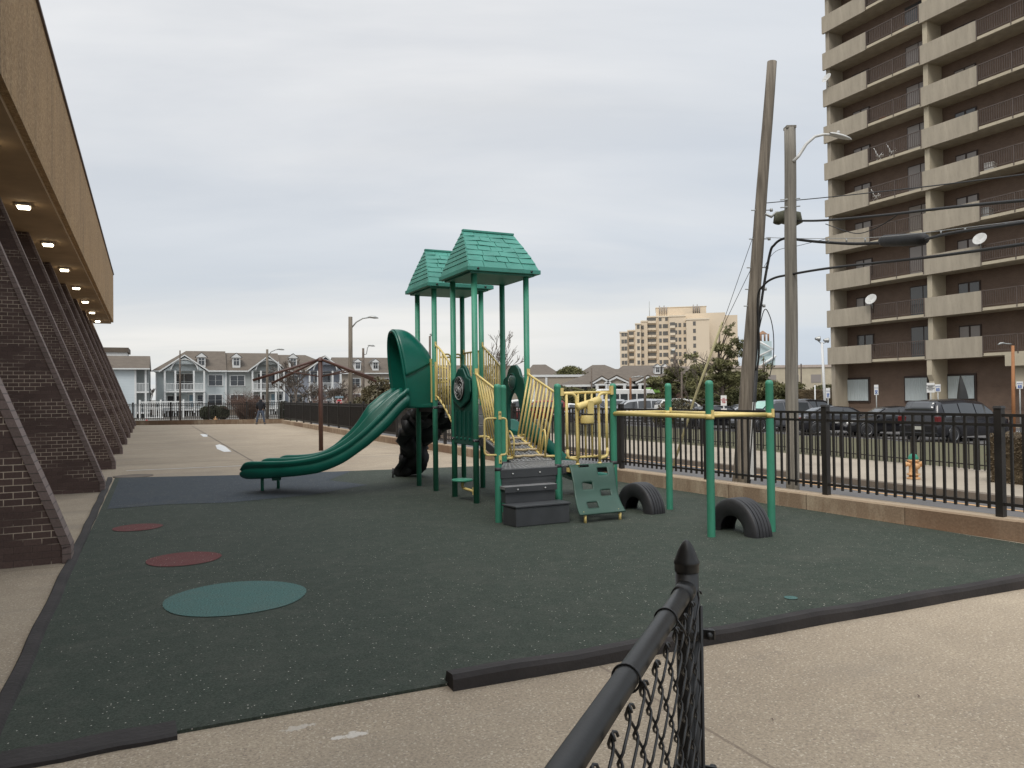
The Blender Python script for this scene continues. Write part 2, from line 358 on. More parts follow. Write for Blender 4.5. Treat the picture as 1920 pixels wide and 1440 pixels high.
M['rubber'] = rubber_mat('dark green rubber', (.022, .031, .023), (.033, .043, .032))
M['rubberblue'] = rubber_mat('slate blue rubber', (.030, .039, .050), (.037, .047, .057))
M['rubberred'] = rubber_mat('red rubber', (.085, .024, .023), (.105, .032, .030))
M['rubberteal'] = rubber_mat('teal rubber', (.040, .092, .084), (.052, .112, .102), False)
def poly(mb, pts, z): return mb.add([(p[0], p[1], z) for p in pts], [list(range(len(pts)))])
def slab(mb, pts, z0, z1): return mb.prism([(p[0], p[1], z0) for p in pts], (0, 0, z1 - z0))
def siteobj(mb, name, m, **k):
    o = struct(mb, name, m, **k); o.rotation_euler = (0, 0, BR); return o
# wall line (inside foot of the low wall on the right), in site coordinates
WL = [(9.75, -6), (9.2, 1.0), (8.98, 5.5), (8.45, 12.7), (8.15, 29.4), (8.3, 54.3)]
def wl(b):
    for (a0, b0), (a1, b1) in zip(WL, WL[1:]):
        if b <= b1: return a0 + (a1 - a0) * (b - b0) / (b1 - b0)
    return WL[-1][0]
mb = MB(); mb.grid(lambda u, v: V3(((u - .5) * 5200, (v - .5) * 5200, -.52)), 26, 26, False); struct(mb, 'ground', M['ground'])
mb = MB(); slab(mb, [(-16, -7), (10.0, -7)] + [(a + .25, b) for a, b in WL] + [(-1.2, 59.0), (-16, 59.0)], -.6, 0.0); siteobj(mb, 'plaza_pavement', M['concrete'])
# street, pavements, verge, parking lot
mb = MB(); poly(mb, [(8.5, -30), (15.3, -30), (15.3, 62), (8.5, 62)], -.505); siteobj(mb, 'road', M['asphalt'])
mb = MB(); poly(mb, [(-120, 62), (120, 62), (120, 70), (-120, 70)], -.508); siteobj(mb, 'road', M['asphalt'])
mb = MB(); slab(mb, [(8.0, -30), (11.3, -30), (11.3, 60.5), (8.0, 60.5)], -.6, -.37); siteobj(mb, 'pavement', M['sidewalk'])
mb = MB(); slab(mb, [(15.5, -30), (19.9, -30), (19.9, 60), (15.5, 60)], -.6, -.36); siteobj(mb, 'pavement', M['sidewalk'])
mb = MB(); slab(mb, [(15.3, -30), (15.497, -30), (15.497, 60), (15.3, 60)], -.6, -.364); siteobj(mb, 'kerb', M['kerb'])
mb = MB(); poly(mb, [(15.0, -30), (15.12, -30), (15.12, 60), (15.0, 60)], -.500); poly(mb, [(14.5, -30), (14.62, -30), (14.62, 60), (14.5, 60)], -.500); siteobj(mb, 'road_marking', M['orange'])
mb = MB(); slab(mb, [(-60, 59.6), (8.0, 59.6), (8.0, 61.6), (-60, 61.6)], -.6, -.38); siteobj(mb, 'pavement', M['sidewalk'])
mb = MB(); slab(mb, [(-60, 70.2), (15, 70.2), (15, 73), (-60, 73)], -.6, -.38); siteobj(mb, 'pavement', M['sidewalk'])
mb = MB(); mb.grid(lambda u, v: V3((19.9 + 9 * u, -20 + 75 * v, -.38 + .35 * u * (1 - u) + .06 * noise.noise(V3((u * 6, v * 40, 0))))), 12, 90); siteobj(mb, 'grass_verge', M['grass'])
mb = MB(); poly(mb, [(29, -20), (44.6, -20), (44.6, 120), (29, 120)], -.45); poly(mb, [(20, 56), (29, 56), (29, 120), (20, 120)], -.45); siteobj(mb, 'parking_lot', M['asphalt'])
mb = MB(); slab(mb, [(44.6, 16), (47.7, 16), (47.7, 45), (44.6, 45)], -.6, -.33); siteobj(mb, 'pavement', M['sidewalk'])
mb = MB()
for k in range(14): poly(mb, [(36.5, 14 + 2.7 * k), (42.5, 14 + 2.7 * k), (42.5, 14.12 + 2.7 * k), (36.5, 14.12 + 2.7 * k)], -.443)
siteobj(mb, 'road_marking', M['white'])
# rubber play surface
MATP = [(-.72, 4.42), (8.9, 4.30), (8.75, 8.2), (8.42, 12.7), (8.3, 17.3), (5.3, 17.8), (1.85, 18.4), (-.68, 19.3)]
mb = MB(); slab(mb, MATP, -.01, .018); siteobj(mb, 'play_surface', M['rubber'])
mb = MB(); poly(mb, [(-.6, 13.8), (-.58, 19.22), (1.85, 18.36), (4.3, 17.9), (3.4, 16.2), (3.9, 14.9), (2.6, 13.9), (1.2, 13.6), (.3, 13.9)], .022); siteobj(mb, 'play_surface_blue', M['rubberblue'])
def spot(px, py, r, m, lab, sx=1.0):
    c = P(px, py, .02); mb = MB(); n = 40
    poly(mb, [(r * sx * math.cos(2 * PI * k / n) * (1 + .015 * math.sin(5 * 2 * PI * k / n)), r * math.sin(2 * PI * k / n) * (1 + .015 * math.cos(3 * 2 * PI * k / n))) for k in range(n)], 0)
    o = mb.build('rubber_spot', m); o.location = (c.x, c.y, .0235); o.rotation_euler = (0, 0, BR * .6); o['kind'] = 'structure'
spot(258, 989, .31, M['rubberred'], ''); spot(345, 1048, .38, M['rubberred'], ''); spot(443, 1120, .59, M['rubberteal'], ''); spot(1483, 1121, .055, M['rubberteal'], '')
# painted plates and dark joint on the far plaza
mb = MB()
for pts in (((375, 814), (389, 814), (389, 819), (381, 819)), ((404, 835), (412, 833), (422, 837), (434, 847), (420, 847.5), (407, 842))):
    q = [P(x, y) for x, y in pts]; mb.add([(p.x, p.y, .004) for p in q], [list(range(len(q)))])
o = struct(mb, 'painted_plate', M['white'])
mb = MB(); poly(mb, [(2.60, 19.0), (2.645, 19.0), (2.56, 54), (2.51, 54)], .004); poly(mb, [(-1, 23.2), (8.1, 23.0), (8.1, 23.04), (-1, 23.24)], .004); siteobj(mb, 'pavement_joint', M['kerb'])
mb = MB(); poly(mb, [(-.5, 21.2), (4.5, 20.9), (4.5, 20.96), (-.5, 21.27)], .005); siteobj(mb, 'painted_line', M['white'])
# far ground: lawns before the houses
mb = MB(); poly(mb, [(-60, 73.1), (14, 73.1), (14, 86), (-60, 86)], -.47); siteobj(mb, 'lawn', M['grass'])
# edging beams of the play surface
def beam(pts, w, h, label, name='rubber_edging'):
    mb = MB(); pts = [V3((p[0], p[1], 0)) for p in pts]; vs = []; n = len(pts); jj = []
    for i, p in enumerate(pts):
        t = (pts[min(i + 1, n - 1)] - pts[max(i - 1, 0)]).normalized(); s = V3((-t.y, t.x, 0)); hh = h * (1 + .08 * math.sin(i * 2.1))
        for du, z in ((-.5, -.05), (-.5, .72), (-.38, 1.0), (.10, .93), (.34, .88), (.5, .35), (.5, -.05)): vs.append(p + s * (w * du) + V3((0, 0, hh * z)))
    k = 7; fs = [(i * k + j, i * k + j + 1, (i + 1) * k + j + 1, (i + 1) * k + j) for i in range(n - 1) for j in range(k - 1)] + [list(range(k)), [(n - 1) * k + j for j in range(k)]]
    mb.add(vs, fs); o = mb.build(name, M['rubberedge']); o.rotation_euler = (0, 0, BR); return tag(o, label, 'edging', 'rubber edging of the play surface')
def seg(p, q, n, j=.006): return [(p[0] + (q[0] - p[0]) * i / n + j * math.sin(i * 1.3 + p[0]), p[1] + (q[1] - p[1]) * i / n + j * math.cos(i * 1.7)) for i in range(n + 1)]
beam(seg((-.775, 19.25), (-.745, 4.3), 40), .10, .045, 'long black rubber edging strip along the brick buttresses')
beam(seg((1.62, 4.36), (9.1, 4.24), 18), .15, .095, 'raised black edging between green rubber and beige concrete at the right front')
beam(seg((-.66, 4.44), (.12, 4.46), 6), .24, .03, 'flat short black edging at the front left corner of the rubber')
mb = MB(); mb.lathe([(.42, 0), (.42, .012), (.38, .016)], n=28); c = P(250, 893); o = mb.build('manhole_cover', M['kerb']); o.location = (c.x, c.y, 0); tag(o, 'round brown manhole cover in the concrete behind the rubber', 'manhole')
# ---------------------------------------------------------------- brick building on the left
bb = thing('brick_building', 'long dark brick building with slanted buttresses under an ochre fascia', 'building', (0, 0, 0), BR)
B1 = 59.6; B0 = -8
MB().b2((-16, B0, 0), (-4.6, B1 - 1.2, 7.0)).build('wall', M['brick'], bb)
MB().b2((-18, B0, 7.003), (-2.30, B1, 7.10)).build('soffit', M['soffit'], bb)
fas = MB().b2((-18, B0, 7.11), (-2.16, B1 + .1, 10.4)).build('fascia', M['stucco'], bb)
MB().b2((-18, B0, 10.403), (-2.11, B1 + .15, 10.48)).build('flashing', M['flashing'], fas)
TB = [-1.9, 3.9, 9.55, 16.6, 21.9, 27.9, 33.7, 39.6, 45.4, 51.2, 57.0]
def buttress(b, par):
    t = .34; prof = [(-.76, 0), (-.76, .18), (-.92, .62), (-3.34, 7.0)]
    mb = MB(); mb.prism([(-4.75, b + .012, 0)] + [(a, b + .012, z) for a, z in [(-.80, 0), (-.80, .18), (-.96, .62), (-3.38, 6.98)]] + [(-4.75, b + .012, 6.98)], (0, t - .024, 0))
    o = mb.build('buttress', M['brick'], par)
    mb = MB()
    for (a0, z0), (a1, z1) in zip(prof, prof[1:]):
        d = V3((a1 - a0, 0, z1 - z0)).normalized(); n = V3((-d.z, 0, d.x)) * .085
        if z1 > 6: a1, z1 = a1 - .0, 6.99
        mb.prism([(a0, b, z0), (a1, b, z1), (a1 + n.x, b, z1 + n.z if z1 < 6 else z1), (a0 + n.x, b, z0 + n.z if z0 else 0)], (0, t, 0))
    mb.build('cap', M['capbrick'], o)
for b in TB: buttress(b, bb)
mb0 = MB()
for k in range(-5, 7):
    b = 23.95 + 5.5 * k
    if b > B1 - .5: continue
    h = MB().box((-2.98, b, 6.96), (.34, .34, .07)).build('ceiling_light', M['lampbody'], bb)
    MB().box((-2.98, b, 6.90), (.26, .26, .05)).build('lens', M['lampglow'], h)
# ---------------------------------------------------------------- low wall and picket fence round the plaza
def stainmat():
    m, nt, b = newmat('stained cast wall'); v = coords(nt, 'UV'); t = N(nt, 'ShaderNodeTexBrick', offset=0); nt.links.new(v, t.inputs['Vector'])
    t.inputs['Scale'].default_value = 1; t.inputs['Brick Width'].default_value = 1.55; t.inputs['Row Height'].default_value = 9; t.inputs['Mortar Size'].default_value = .008
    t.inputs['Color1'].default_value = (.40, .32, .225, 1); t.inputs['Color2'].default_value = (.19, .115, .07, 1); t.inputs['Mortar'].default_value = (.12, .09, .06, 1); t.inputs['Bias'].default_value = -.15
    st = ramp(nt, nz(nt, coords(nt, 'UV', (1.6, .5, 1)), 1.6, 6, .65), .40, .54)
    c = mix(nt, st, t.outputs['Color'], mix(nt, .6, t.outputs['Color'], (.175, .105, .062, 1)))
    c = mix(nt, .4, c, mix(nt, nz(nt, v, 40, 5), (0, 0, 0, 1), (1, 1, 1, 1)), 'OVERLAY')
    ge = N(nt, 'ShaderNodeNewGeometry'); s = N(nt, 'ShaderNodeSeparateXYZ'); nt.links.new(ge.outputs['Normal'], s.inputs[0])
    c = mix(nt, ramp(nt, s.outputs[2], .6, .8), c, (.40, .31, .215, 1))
    nt.links.new(c, b.inputs['Base Color']); b.inputs['Roughness'].default_value = .9; bump(nt, b, nz(nt, v, 25, 5), .4, .01); return m
M['stain'] = stainmat()
def lowwall(line, h, th, label):
    mb = MB(); n = len(line)
    for i in range(n - 1):
        p, q = V3((*line[i], 0)), V3((*line[i + 1], 0)); L = (q - p).length; k = max(1, round(L / 3.1)); t = (q - p) / L; s = V3((t.y, -t.x, 0)) * th
        for j in range(k):
            a = p + t * (L * j / k + (.006 if j else 0)); e = p + t * (L * (j + 1) / k); dz = .008 * math.sin(j * 7 + i * 3)
            ch = .02; pr = [a + V3((0, 0, -.6)), a + V3((0, 0, h - ch + dz)), a + s * (ch / th) + V3((0, 0, h + dz)), a + s + V3((0, 0, h + dz)), a + s + V3((0, 0, -.6))]
            mb.prism(pr, e - a)
    o = mb.build('low_wall', M['stain']); o.rotation_euler = (0, 0, BR); return tag(o, label, 'wall')
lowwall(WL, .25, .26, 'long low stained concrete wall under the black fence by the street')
EA = AB(P(215, 797.5)); EB = AB(P(534, 793.6)); e0 = (EB[0], EB[1] + .01)
def lerp2(p, q, t): return (p[0] + (q[0] - p[0]) * t, p[1] + (q[1] - p[1]) * t)
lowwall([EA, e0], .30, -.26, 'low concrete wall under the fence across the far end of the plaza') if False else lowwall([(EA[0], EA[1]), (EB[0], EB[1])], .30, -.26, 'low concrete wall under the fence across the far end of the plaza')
def fence(pts, label, zt, zr2, zb, zpt, zpb, step, post_h, base, name='picket_fence', pw=.036, postw=.085, railw=.035, screen=None, mid=True, cat='fence'):
    root = thing(name, label, cat, (0, 0, 0), BR)
    for i in range(len(pts)):
        p = pts[i]; t = V3((*(pts[min(i + 1, len(pts) - 1)]), 0)) - V3((*(pts[max(i - 1, 0)]), 0)); rz = math.atan2(t.y, t.x)
        mb = MB(); mb.box((p[0], p[1], (base + post_h) / 2), (postw, postw, post_h - base), rz); mb.box((p[0], p[1], post_h + .012), (postw + .02, postw + .02, .028), rz, .8)
        mb.build('post', M['fenceblack'], root)
    for i in range(len(pts) - 1):
        p, q = V3((*pts[i], 0)), V3((*pts[i + 1], 0)); L = (q - p).length; t = (q - p) / L; rz = math.atan2(t.y, t.x); c = (p + q) / 2; mb = MB()
        for z in ([zt, zr2, zb] if mid else [zt, zb]): mb.box((c.x, c.y, z), (L - postw, railw, railw), rz)
        n = max(1, round(L / step))
        for k in range(1, n):
            a = p + t * (L * k / n); mb.box((a.x, a.y, (zpt + zpb) / 2), (pw * .8, pw * .8, zpt - zpb), rz)
        mb.build('picket_panel', M['fenceblack'], root, fix=False)
        if screen and screen(p, q):
            s = V3((-t.y, t.x, 0)) * .03
            MB().grid(lambda u, v: p + t * (L * u) - s + V3((0, 0, zb + (zr2 - zb) * v)) + s * (.25 * math.sin(u * 9)), 12, 2).build('privacy_screen', M['screen'], root, solid=.004)
    return root
M['screen'] = mat('black privacy cloth', (.026, .021, .021), .9, .2, 8)
fp = []; b = 1.0
while b < 54: fp.append((wl(b) + .13, b)); b += 2.42
fp.append((WL[-1][0] + .13, 54.2))
# posts measured in the photograph: b = 5.8, 8.2, 10.6
off = 5.75 - fp[2][1]; fp = [(wl(y + off) + .13, y + off) for x, y in fp if y + off < 54] + [(8.43, 54.2)]
fence(fp, 'long black steel picket fence on the low wall beside the street', 1.445, 1.33, .40, 1.43, .33, .132, 1.53, .25, screen=lambda p, q: p.y > 27)
Ln = math.hypot(EA[0] - EB[0], EA[1] - EB[1]); nE = 5; ep = [lerp2((EB[0], EB[1] + .12), (EA[0], EA[1] + .12), k * 2.62 / Ln) for k in range(nE + 1)][::-1]
ep[-1] = lerp2(ep[-1], ep[-2], .06)
fence(ep, 'black steel picket fence closing the far end of the plaza', 1.445, 1.33, .45, 1.43, .34, .132, 1.53, .30)
# street fence of the apartment block
f2 = [(19.35, 12.35), (19.6, 14.9), (19.95, 17.6), (20.45, 20.3), (20.5, 23), (20.5, 26), (20.5, 29), (20.5, 32), (20.5, 35), (20.5, 38)]
fence(f2, 'low black spear-topped fence between the far pavement and the grass', .34, .30, -.20, .46, -.33, .15, .42, -.37, pw=.034, postw=.05, railw=.03, mid=False)
# ---------------------------------------------------------------- chain-link fence in front
C0 = A(1288, 1090, 1.84); C0 = V3((C0.x, C0.y, 0)); CD = V3((-.372, -.928, 0)).normalized(); CN = V3((-CD.y, CD.x, 0))   # CN points to the right of the run
cl = thing('chain_link_fence', 'black chain link fence with bullet-capped post right in front', 'fence', C0, math.atan2(CD.y, CD.x))
# local: x along the run towards the viewer, y to the viewer's right side
ys = 1
pz = 1.319
MB().lathe([(.0272, -.02), (.0272, pz + .015)], n=28).build('post', M['black'], cl)
capo = MB().lathe([(.0282, pz + .006), (.0288, pz + .009), (.0286, pz + .021), (.0300, pz + .024), (.0305, pz + .027), (.0300, pz + .030), (.0272, pz + .036), (.0238, pz + .046), (.0188, pz + .059), (.0130, pz + .070), (.0075, pz + .0775), (.0038, pz + .0805), (.0, pz + .0815)], n=28, cap=False).build('post_cap', M['black'], cl)
RZ = 1.284; RL = 2.9
ra = MB(); ra.tube([(.028, 0, RZ), (.06, 0, RZ + .001), (RL, 0, RZ)], .0205, 22); ra.build('top_rail', M['black'], cl)
MB().tube([(.02, 0, RZ), (.085, 0, RZ)], .0245, 20).build('rail_cup', M['black'], cl)
for xx in (.27, .62, 1.0, 1.4, 1.8, 2.3):
    MB().tube(arc((xx, .0, RZ), .0235, 0, 2 * PI, 20, (0, 1, 0), (0, 0, 1))[:-1], .0021, 8, closed=True).tube([(xx, .022, RZ + .003), (xx + .003, .036, RZ - .014), (xx, .040, RZ - .03)], .0021, 6).build('tie_wire', M['blackvinyl'], cl)
for zz in (1.18, .86, .5, .15):
    o = MB().lathe([(.0325, -.011), (.0335, -.008), (.0335, .008), (.0325, .011)], (0, 0, zz), n=24).box((.0, .045, zz), (.006, .036, .022)).build('tension_band', M['black'], cl)
    MB().lathe([(.007, -.014), (.007, .014)], (0.006, .052, zz), n=8, axis='X').lathe([(.011, -.022), (.011, -.012)], (0.006, .052, zz), n=6, axis='X').build('bolt', M['black'], o)
MB().tube([(.03, .036, .08), (.03, .036, RZ - .03)], .0045, 8).build('tension_bar', M['black'], cl)
def weave(x0, x1, z0, z1):
    mb = MB(); p = .050; hz = .050; n = int((x1 - x0) / p); yb = .0285; q = 6; c = .0048
    for i in range(n):
        xc = x0 + p * (i + .5); pts = []; m = int((z1 - z0) / hz); ph0 = i % 2
        for k in range(m * q + 1):
            ph = k / q + ph0; f = ph % 2; tri = 1 - 2 * abs((f % 2) - 1); tri = math.copysign(abs(math.sin(tri * PI / 2)) ** .8, tri)
            side = math.sin(PI * f); side = math.copysign(min(1, abs(side) * 1.6), side)
            pts.append(V3((xc + tri * p * .53, yb + c * side, z1 - hz * k / q)))
        t = pts[0]; sg = -1 if ph0 == 0 else 1
        top = [t + V3((sg * .007, .008, .001)), t + V3((sg * .006, .006, .007)), t + V3((sg * .002, .003, .009)), t + V3((0, .001, .005))]
        mb.tube(top + pts[1:], .0025, 6)
    return mb
o = weave(.03, RL, .05, RZ - .006).build('wire_mesh', M['blackvinyl'], cl, fix=False)
# ---------------------------------------------------------------- play structure
PR = R(25.9); S = .94
PO = V3((-.594, 12.4, .018))
ps = thing('play_structure', 'green and cream climbing structure with two roofed towers and slides', 'playground', PO, PR)
def L2W(x, y, z=0): return PO + Matrix.Rotation(PR, 3, 'Z') @ V3((x, y, z))
def W2L(p): return Matrix.Rotation(-PR, 3, 'Z') @ (V3(p) - PO)
def post(x, y, h, dome=True, r=.0485, m='green'):
    mb = MB(); pr = [(r, -.02), (r, h - (.055 if dome else 0))]
    if dome: pr += [(r * 1.02, h - .052), (r * 1.02, h - .047), (r * .97, h - .03), (r * .8, h - .012), (r * .5, h - .003), (.002, h)]
    mb.lathe(pr, (x, y, 0), 20, cap=not dome); return mb.build('post', M[m], ps)
def bracket(mb, x, y, z, rz=0, w=.055): mb.box((x, y, z), (w, .012, .10), rz)
for y in (0, S, 2 * S, 3 * S):
    for x in (0, S): post(x, y, 3.74, False)
HX = [(0, -1.05), (S, -1.05), (-.47, -1.864), (.47, -1.864), (1.41, -1.864)]
for x, y in HX: post(x, y, 1.89)
for y, z in ((0, 1.0), (0, 2.09), (S, 1.0), (S, 1.9), (2 * S, 1.51), (2 * S, 2.3), (3 * S, 1.51)):
    MB().lathe([(.011, -.006), (.011, 0)], (-.04, y - .028, z), 8, 'X').build('bolt', M['bolt'], ps)
for x, y in HX: MB().lathe([(.0495, 0), (.0495, .05)], (x, y, .70), 20).build('collar', M['greystep'], ps)
for x in (0, S):
    for y, z in ((0, .985), (S, .985), (2 * S, 1.50), (3 * S, 1.50)): MB().lathe([(.0495, 0), (.0495, .045)], (x, y, z), 20).build('collar', M['greystep'], ps)
PA = W2L(P(1256, 957)); PB = W2L(P(1334, 1009)); PC = W2L(P(1447, 999))
for p in (PA, PB, PC): post(p.x, p.y, 1.885)
# roofs
def roof(y0):
    cx, cy = S / 2, y0 + S / 2; hx, hy = .63, .63; ze = 3.80; zr = 4.50; nr = 7
    mb = MB()
    # front and back shingle faces: stepped courses, each with tilted tabs
    def face(sg):
        for k in range(nr):
            t0, t1 = k / nr, (k + 1) / nr
            def pt(t):
                y = hy * (1 - t) ** 1.0; z = ze + (zr - ze) * (t ** .88); x = hx - (hx - .47) * t; return x, y, z
            x0, yy0, z0 = pt(t0); x1, yy1, z1 = pt(t1)
            n = [4, 5, 4, 5, 4, 4, 4][k]; rnd = random.Random(k * 5 + 1); cuts = [0] + sorted([(j + rnd.uniform(-.22, .22)) / n for j in range(1, n)]) + [1]
            for a, b in zip(cuts, cuts[1:]):
                lift = .022 + rnd.uniform(0, .014); g = .005
                A0 = -x0 + 2 * x0 * a + g; B0_ = -x0 + 2 * x0 * b - g; A1 = -x1 + 2 * x1 * a + g; B1_ = -x1 + 2 * x1 * b - g
                w = rnd.uniform(-.012, .012)
                vs = [(cx + A0, cy - sg * (yy0 + lift), z0 - .012 + w), (cx + B0_, cy - sg * (yy0 + lift), z0 - .012 - w), (cx + B1_, cy - sg * (yy1 + .004), z1), (cx + A1, cy - sg * (yy1 + .004), z1),
                      (cx + A0, cy - sg * (yy0 - .02), z0 - .012), (cx + B0_, cy - sg * (yy0 - .02), z0 - .012), (cx + B1_, cy - sg * (yy1 - .03), z1 - .01), (cx + A1, cy - sg * (yy1 - .03), z1 - .01)]
                mb.add(vs, ((0, 1, 2, 3), (0, 4, 5, 1), (0, 3, 7, 4), (1, 5, 6, 2), (3, 2, 6, 7), (4, 7, 6, 5)))
    face(1); face(-1)
    o = MB()
    # solid core with the clapboard gable ends
    for sx in (-1, 1):
        for k in range(9):
            t0, t1 = k / 9, (k + 1) / 9
            def q(t, e): return V3((cx + sx * (hx - (hx - .47) * t + e), 0, ze + (zr - ze) * (t ** .88)))
            a, b = q(t0, .010), q(t1, 0); y0_, y1_ = hy * (1 - t0), hy * (1 - t1)
            a0, a1 = a + V3((0, cy - y0_, 0)), a + V3((0, cy + y0_, 0)); b0, b1 = b + V3((0, cy - y1_, 0)), b + V3((0, cy + y1_, 0))
            i = V3((-sx * .03, 0, 0)); o.add([a0, a1, b1, b0, a0 + i, a1 + i, b1 + i, b0 + i], ((0, 1, 2, 3), (4, 7, 6, 5), (0, 4, 5, 1), (1, 5, 6, 2), (2, 6, 7, 3), (3, 7, 4, 0)))
    for sg in (-1, 1): o.add([(cx - hx, cy - sg * hy, ze), (cx + hx, cy - sg * hy, ze), (cx + .47, cy, zr), (cx - .47, cy, zr)], ((0, 1, 2, 3),))
    o.box((cx, cy, ze - .035), (2 * hx + .05, 2 * hy + .06, .07)); o.box((cx, cy, ze - .085), (2 * hx - .10, 2 * hy - .10, .03), 0)
    o.box((cx, cy, zr + .004), (.95, .075, .035))
    r = o.build('roof', M['roofgreen'], ps, bevel=.006)
    mb.build('shingles', M['roofgreen'], r)
    for dx in (-.48, .48):
        for sg in (-1, 1): MB().lathe([(.018, -.02), (.018, .008)], (cx + dx, cy - sg * (hy + .03), ze - .035), 10, 'Y').build('bolt', M['discblack'], r)
roof(0); roof(2 * S)
# decks: perforated plates
def perf(fn, nu, nv, name='deck', m='greydeck', th=.012):
    def sk(i, j): return i % 3 != 0 and j % 2 == 1 and 0 < i < nu - 1 and 0 < j < nv - 1
    return MB().grid(fn, nu, nv, False, sk).build(name, M[m], ps, solid=th)
ZA, ZB, ZH = 1.04, 1.55, .72
perf(lambda u, v: V3((S * u, S * v, ZA)), 40, 32); perf(lambda u, v: V3((S * u, 2 * S + S * v, ZB)), 40, 32)
for z, y0 in ((ZA, 0), (ZB, 2 * S)):
    mb = MB()
    for x in (.02, S - .02): mb.box((x, y0 + S / 2, z - .06), (.04, S - .1, .11))
    for y in (.02, S - .02): mb.box((S / 2, y0 + y, z - .06), (S - .1, .04, .11))
    mb.build('deck_frame', M['greystep'], ps)
mb = MB()
for k in range(3):
    z = ZA + .17 * (k); y = S + .02 + .30 * k
    mb.box((S / 2, y + .16, z + .15), (S - .14, .30, .03)); mb.box((S / 2, y, z + .08), (S - .14, .02, .15))
mb.build('stair', M['greydeck'], ps)
# half hexagon deck
def hexw(v): # v 0 front (y=-1.864) .. 1 back (y=-1.05)
    return 1.88 - .94 * v
perf(lambda u, v: V3((.47 + (u - .5) * hexw(v), -1.90 + .85 * v, ZH)), 72, 26)
MB().prism([(-.46, -1.90, ZH - .12), (1.40, -1.90, ZH - .12), (S, -1.05, ZH - .12), (0, -1.05, ZH - .12)], (0, 0, .106)).build('deck_frame', M['greystep'], ps)
# sloped perforated ramp with wavy rungs
perf(lambda u, v: V3((.12 + .70 * u, -1.06 + 1.06 * v, ZH + .01 + (ZA - ZH) * v)), 30, 36, 'ramp')
for k in range(4):
    v = .14 + .24 * k; mb = MB(); mb.tube([V3((.14 + .66 * i / 24, -1.06 + 1.06 * v + .035 * math.sin(i / 24 * 6 * PI), ZH + .035 + (ZA - ZH) * v)) for i in range(25)], .020, 8); mb.build('rung', M['wavy'], ps)
for x in (.10, .84): MB().prism([(x - .012, -1.06, ZH - .10), (x - .012, -1.06, ZH + .03), (x - .012, 0, ZA + .02), (x - .012, 0, ZA - .12)], (.024, 0, 0)).build('ramp_side', M['greystep'], ps)
# steps in front of the left half of the hexagon
def step(x0, x1, y0, y1, z0, z1, sk=0):
    m_ = MB(); m_.prism([(x0 - sk, y1, z0), (x1, y1, z0), (x1, y0, z0), (x0, y0, z0)], (0, 0, z1 - z0)); return m_
step(-.44, .40, -1.915, -1.90, .54, .70).build('riser', M['greystep'], ps)
s1 = step(-.45, .31, -2.045, -1.88, .27, .44).build('step', M['greystep'], ps, bevel=.006)
step(-.47, .33, -2.07, -1.86, .452, .50).build('tread', M['greydeck'], s1, bevel=.008)
step(-.47, .33, -2.074, -2.068, .42, .495).build('fascia', M['greystep'], s1)
step(-.44, .40, -1.912, -1.895, .50, .60).build('riser', M['greystep'], ps)
step(-.46, .415, -1.925, -1.905, .60, .715).build('fascia', M['greystep'], ps, bevel=.004)
s2 = step(-.45, .36, -2.36, -2.06, 0, .245, .05).build('step', M['greystep'], ps, bevel=.01)
step(-.46, .375, -2.375, -2.055, .25, .275, .05).build('tread', M['greystep'], s2, bevel=.006)
for x in (-.28, .14):
    MB().lathe([(.012, -.012), (.012, .0)], (x, -1.928, .655), 8, 'Y').lathe([(.012, -.012), (.012, .0)], (x, -2.078, .455), 8, 'Y').build('bolt', M['bolt'], ps)
MB().box((.94, -1.915, .66), (.86, .02, .09)).build('fascia', M['greystep'], ps)
for x_ in (.60, 1.30): MB().box((x_, -1.95, .665), (.06, .08, .06)).build('bracket', M['yellow'], ps)
# S-shaped climbing panel with slots
def spath(t):
    pts = [(0.0, .725), (.05, .72), (.12, .66), (.20, .52), (.25, .40), (.31, .30), (.42, .20), (.54, .13), (.60, .115)]
    u = t * (len(pts) - 1); i = min(int(u), len(pts) - 2); f = u - i; p0 = pts[max(i - 1, 0)]; p1 = pts[i]; p2 = pts[i + 1]; p3 = pts[min(i + 2, len(pts) - 1)]
    def cr(a, b, c, d): return .5 * (2 * b + (c - a) * f + (2 * a - 5 * b + 4 * c - d) * f * f + (3 * b - a - 3 * c + d) * f ** 3)
    return cr(p0[0], p1[0], p2[0], p3[0]), cr(p0[1], p1[1], p2[1], p3[1])
NU, NV = 30, 40
slots = [(6, 13, 32, 36), (18, 25, 27, 31), (6, 13, 20, 24), (18, 25, 15, 19), (7, 14, 8, 12)]
def skp(i, j):
    if (i in (0, NU - 1)) and (j in (0, NV - 1)): return True
    for a, b, c, d in slots:
        if a <= i < b and c <= j < d and not ((i in (a, b - 1)) and (j in (c, d - 1)) and False): return True
    return False
def pfn(u, v):
    dy, z = spath(1 - v); w = .72; x0 = .60 - .17 * dy / .6
    flare = .02 * math.cos(v * PI * 2)
    return V3((x0 - flare / 2 + (w + flare) * u, -1.93 - dy, z))
MB().grid(pfn, NU, NV, True, skp).build('climbing_panel', M['panelgreen'], ps, solid=.018)
for x in (.52, 1.08): MB().tube([(x, -2.50, -.01), (x, -2.50, .09), (x, -2.45, .13)], .021, 10).build('panel_foot', M['yellow'], ps)
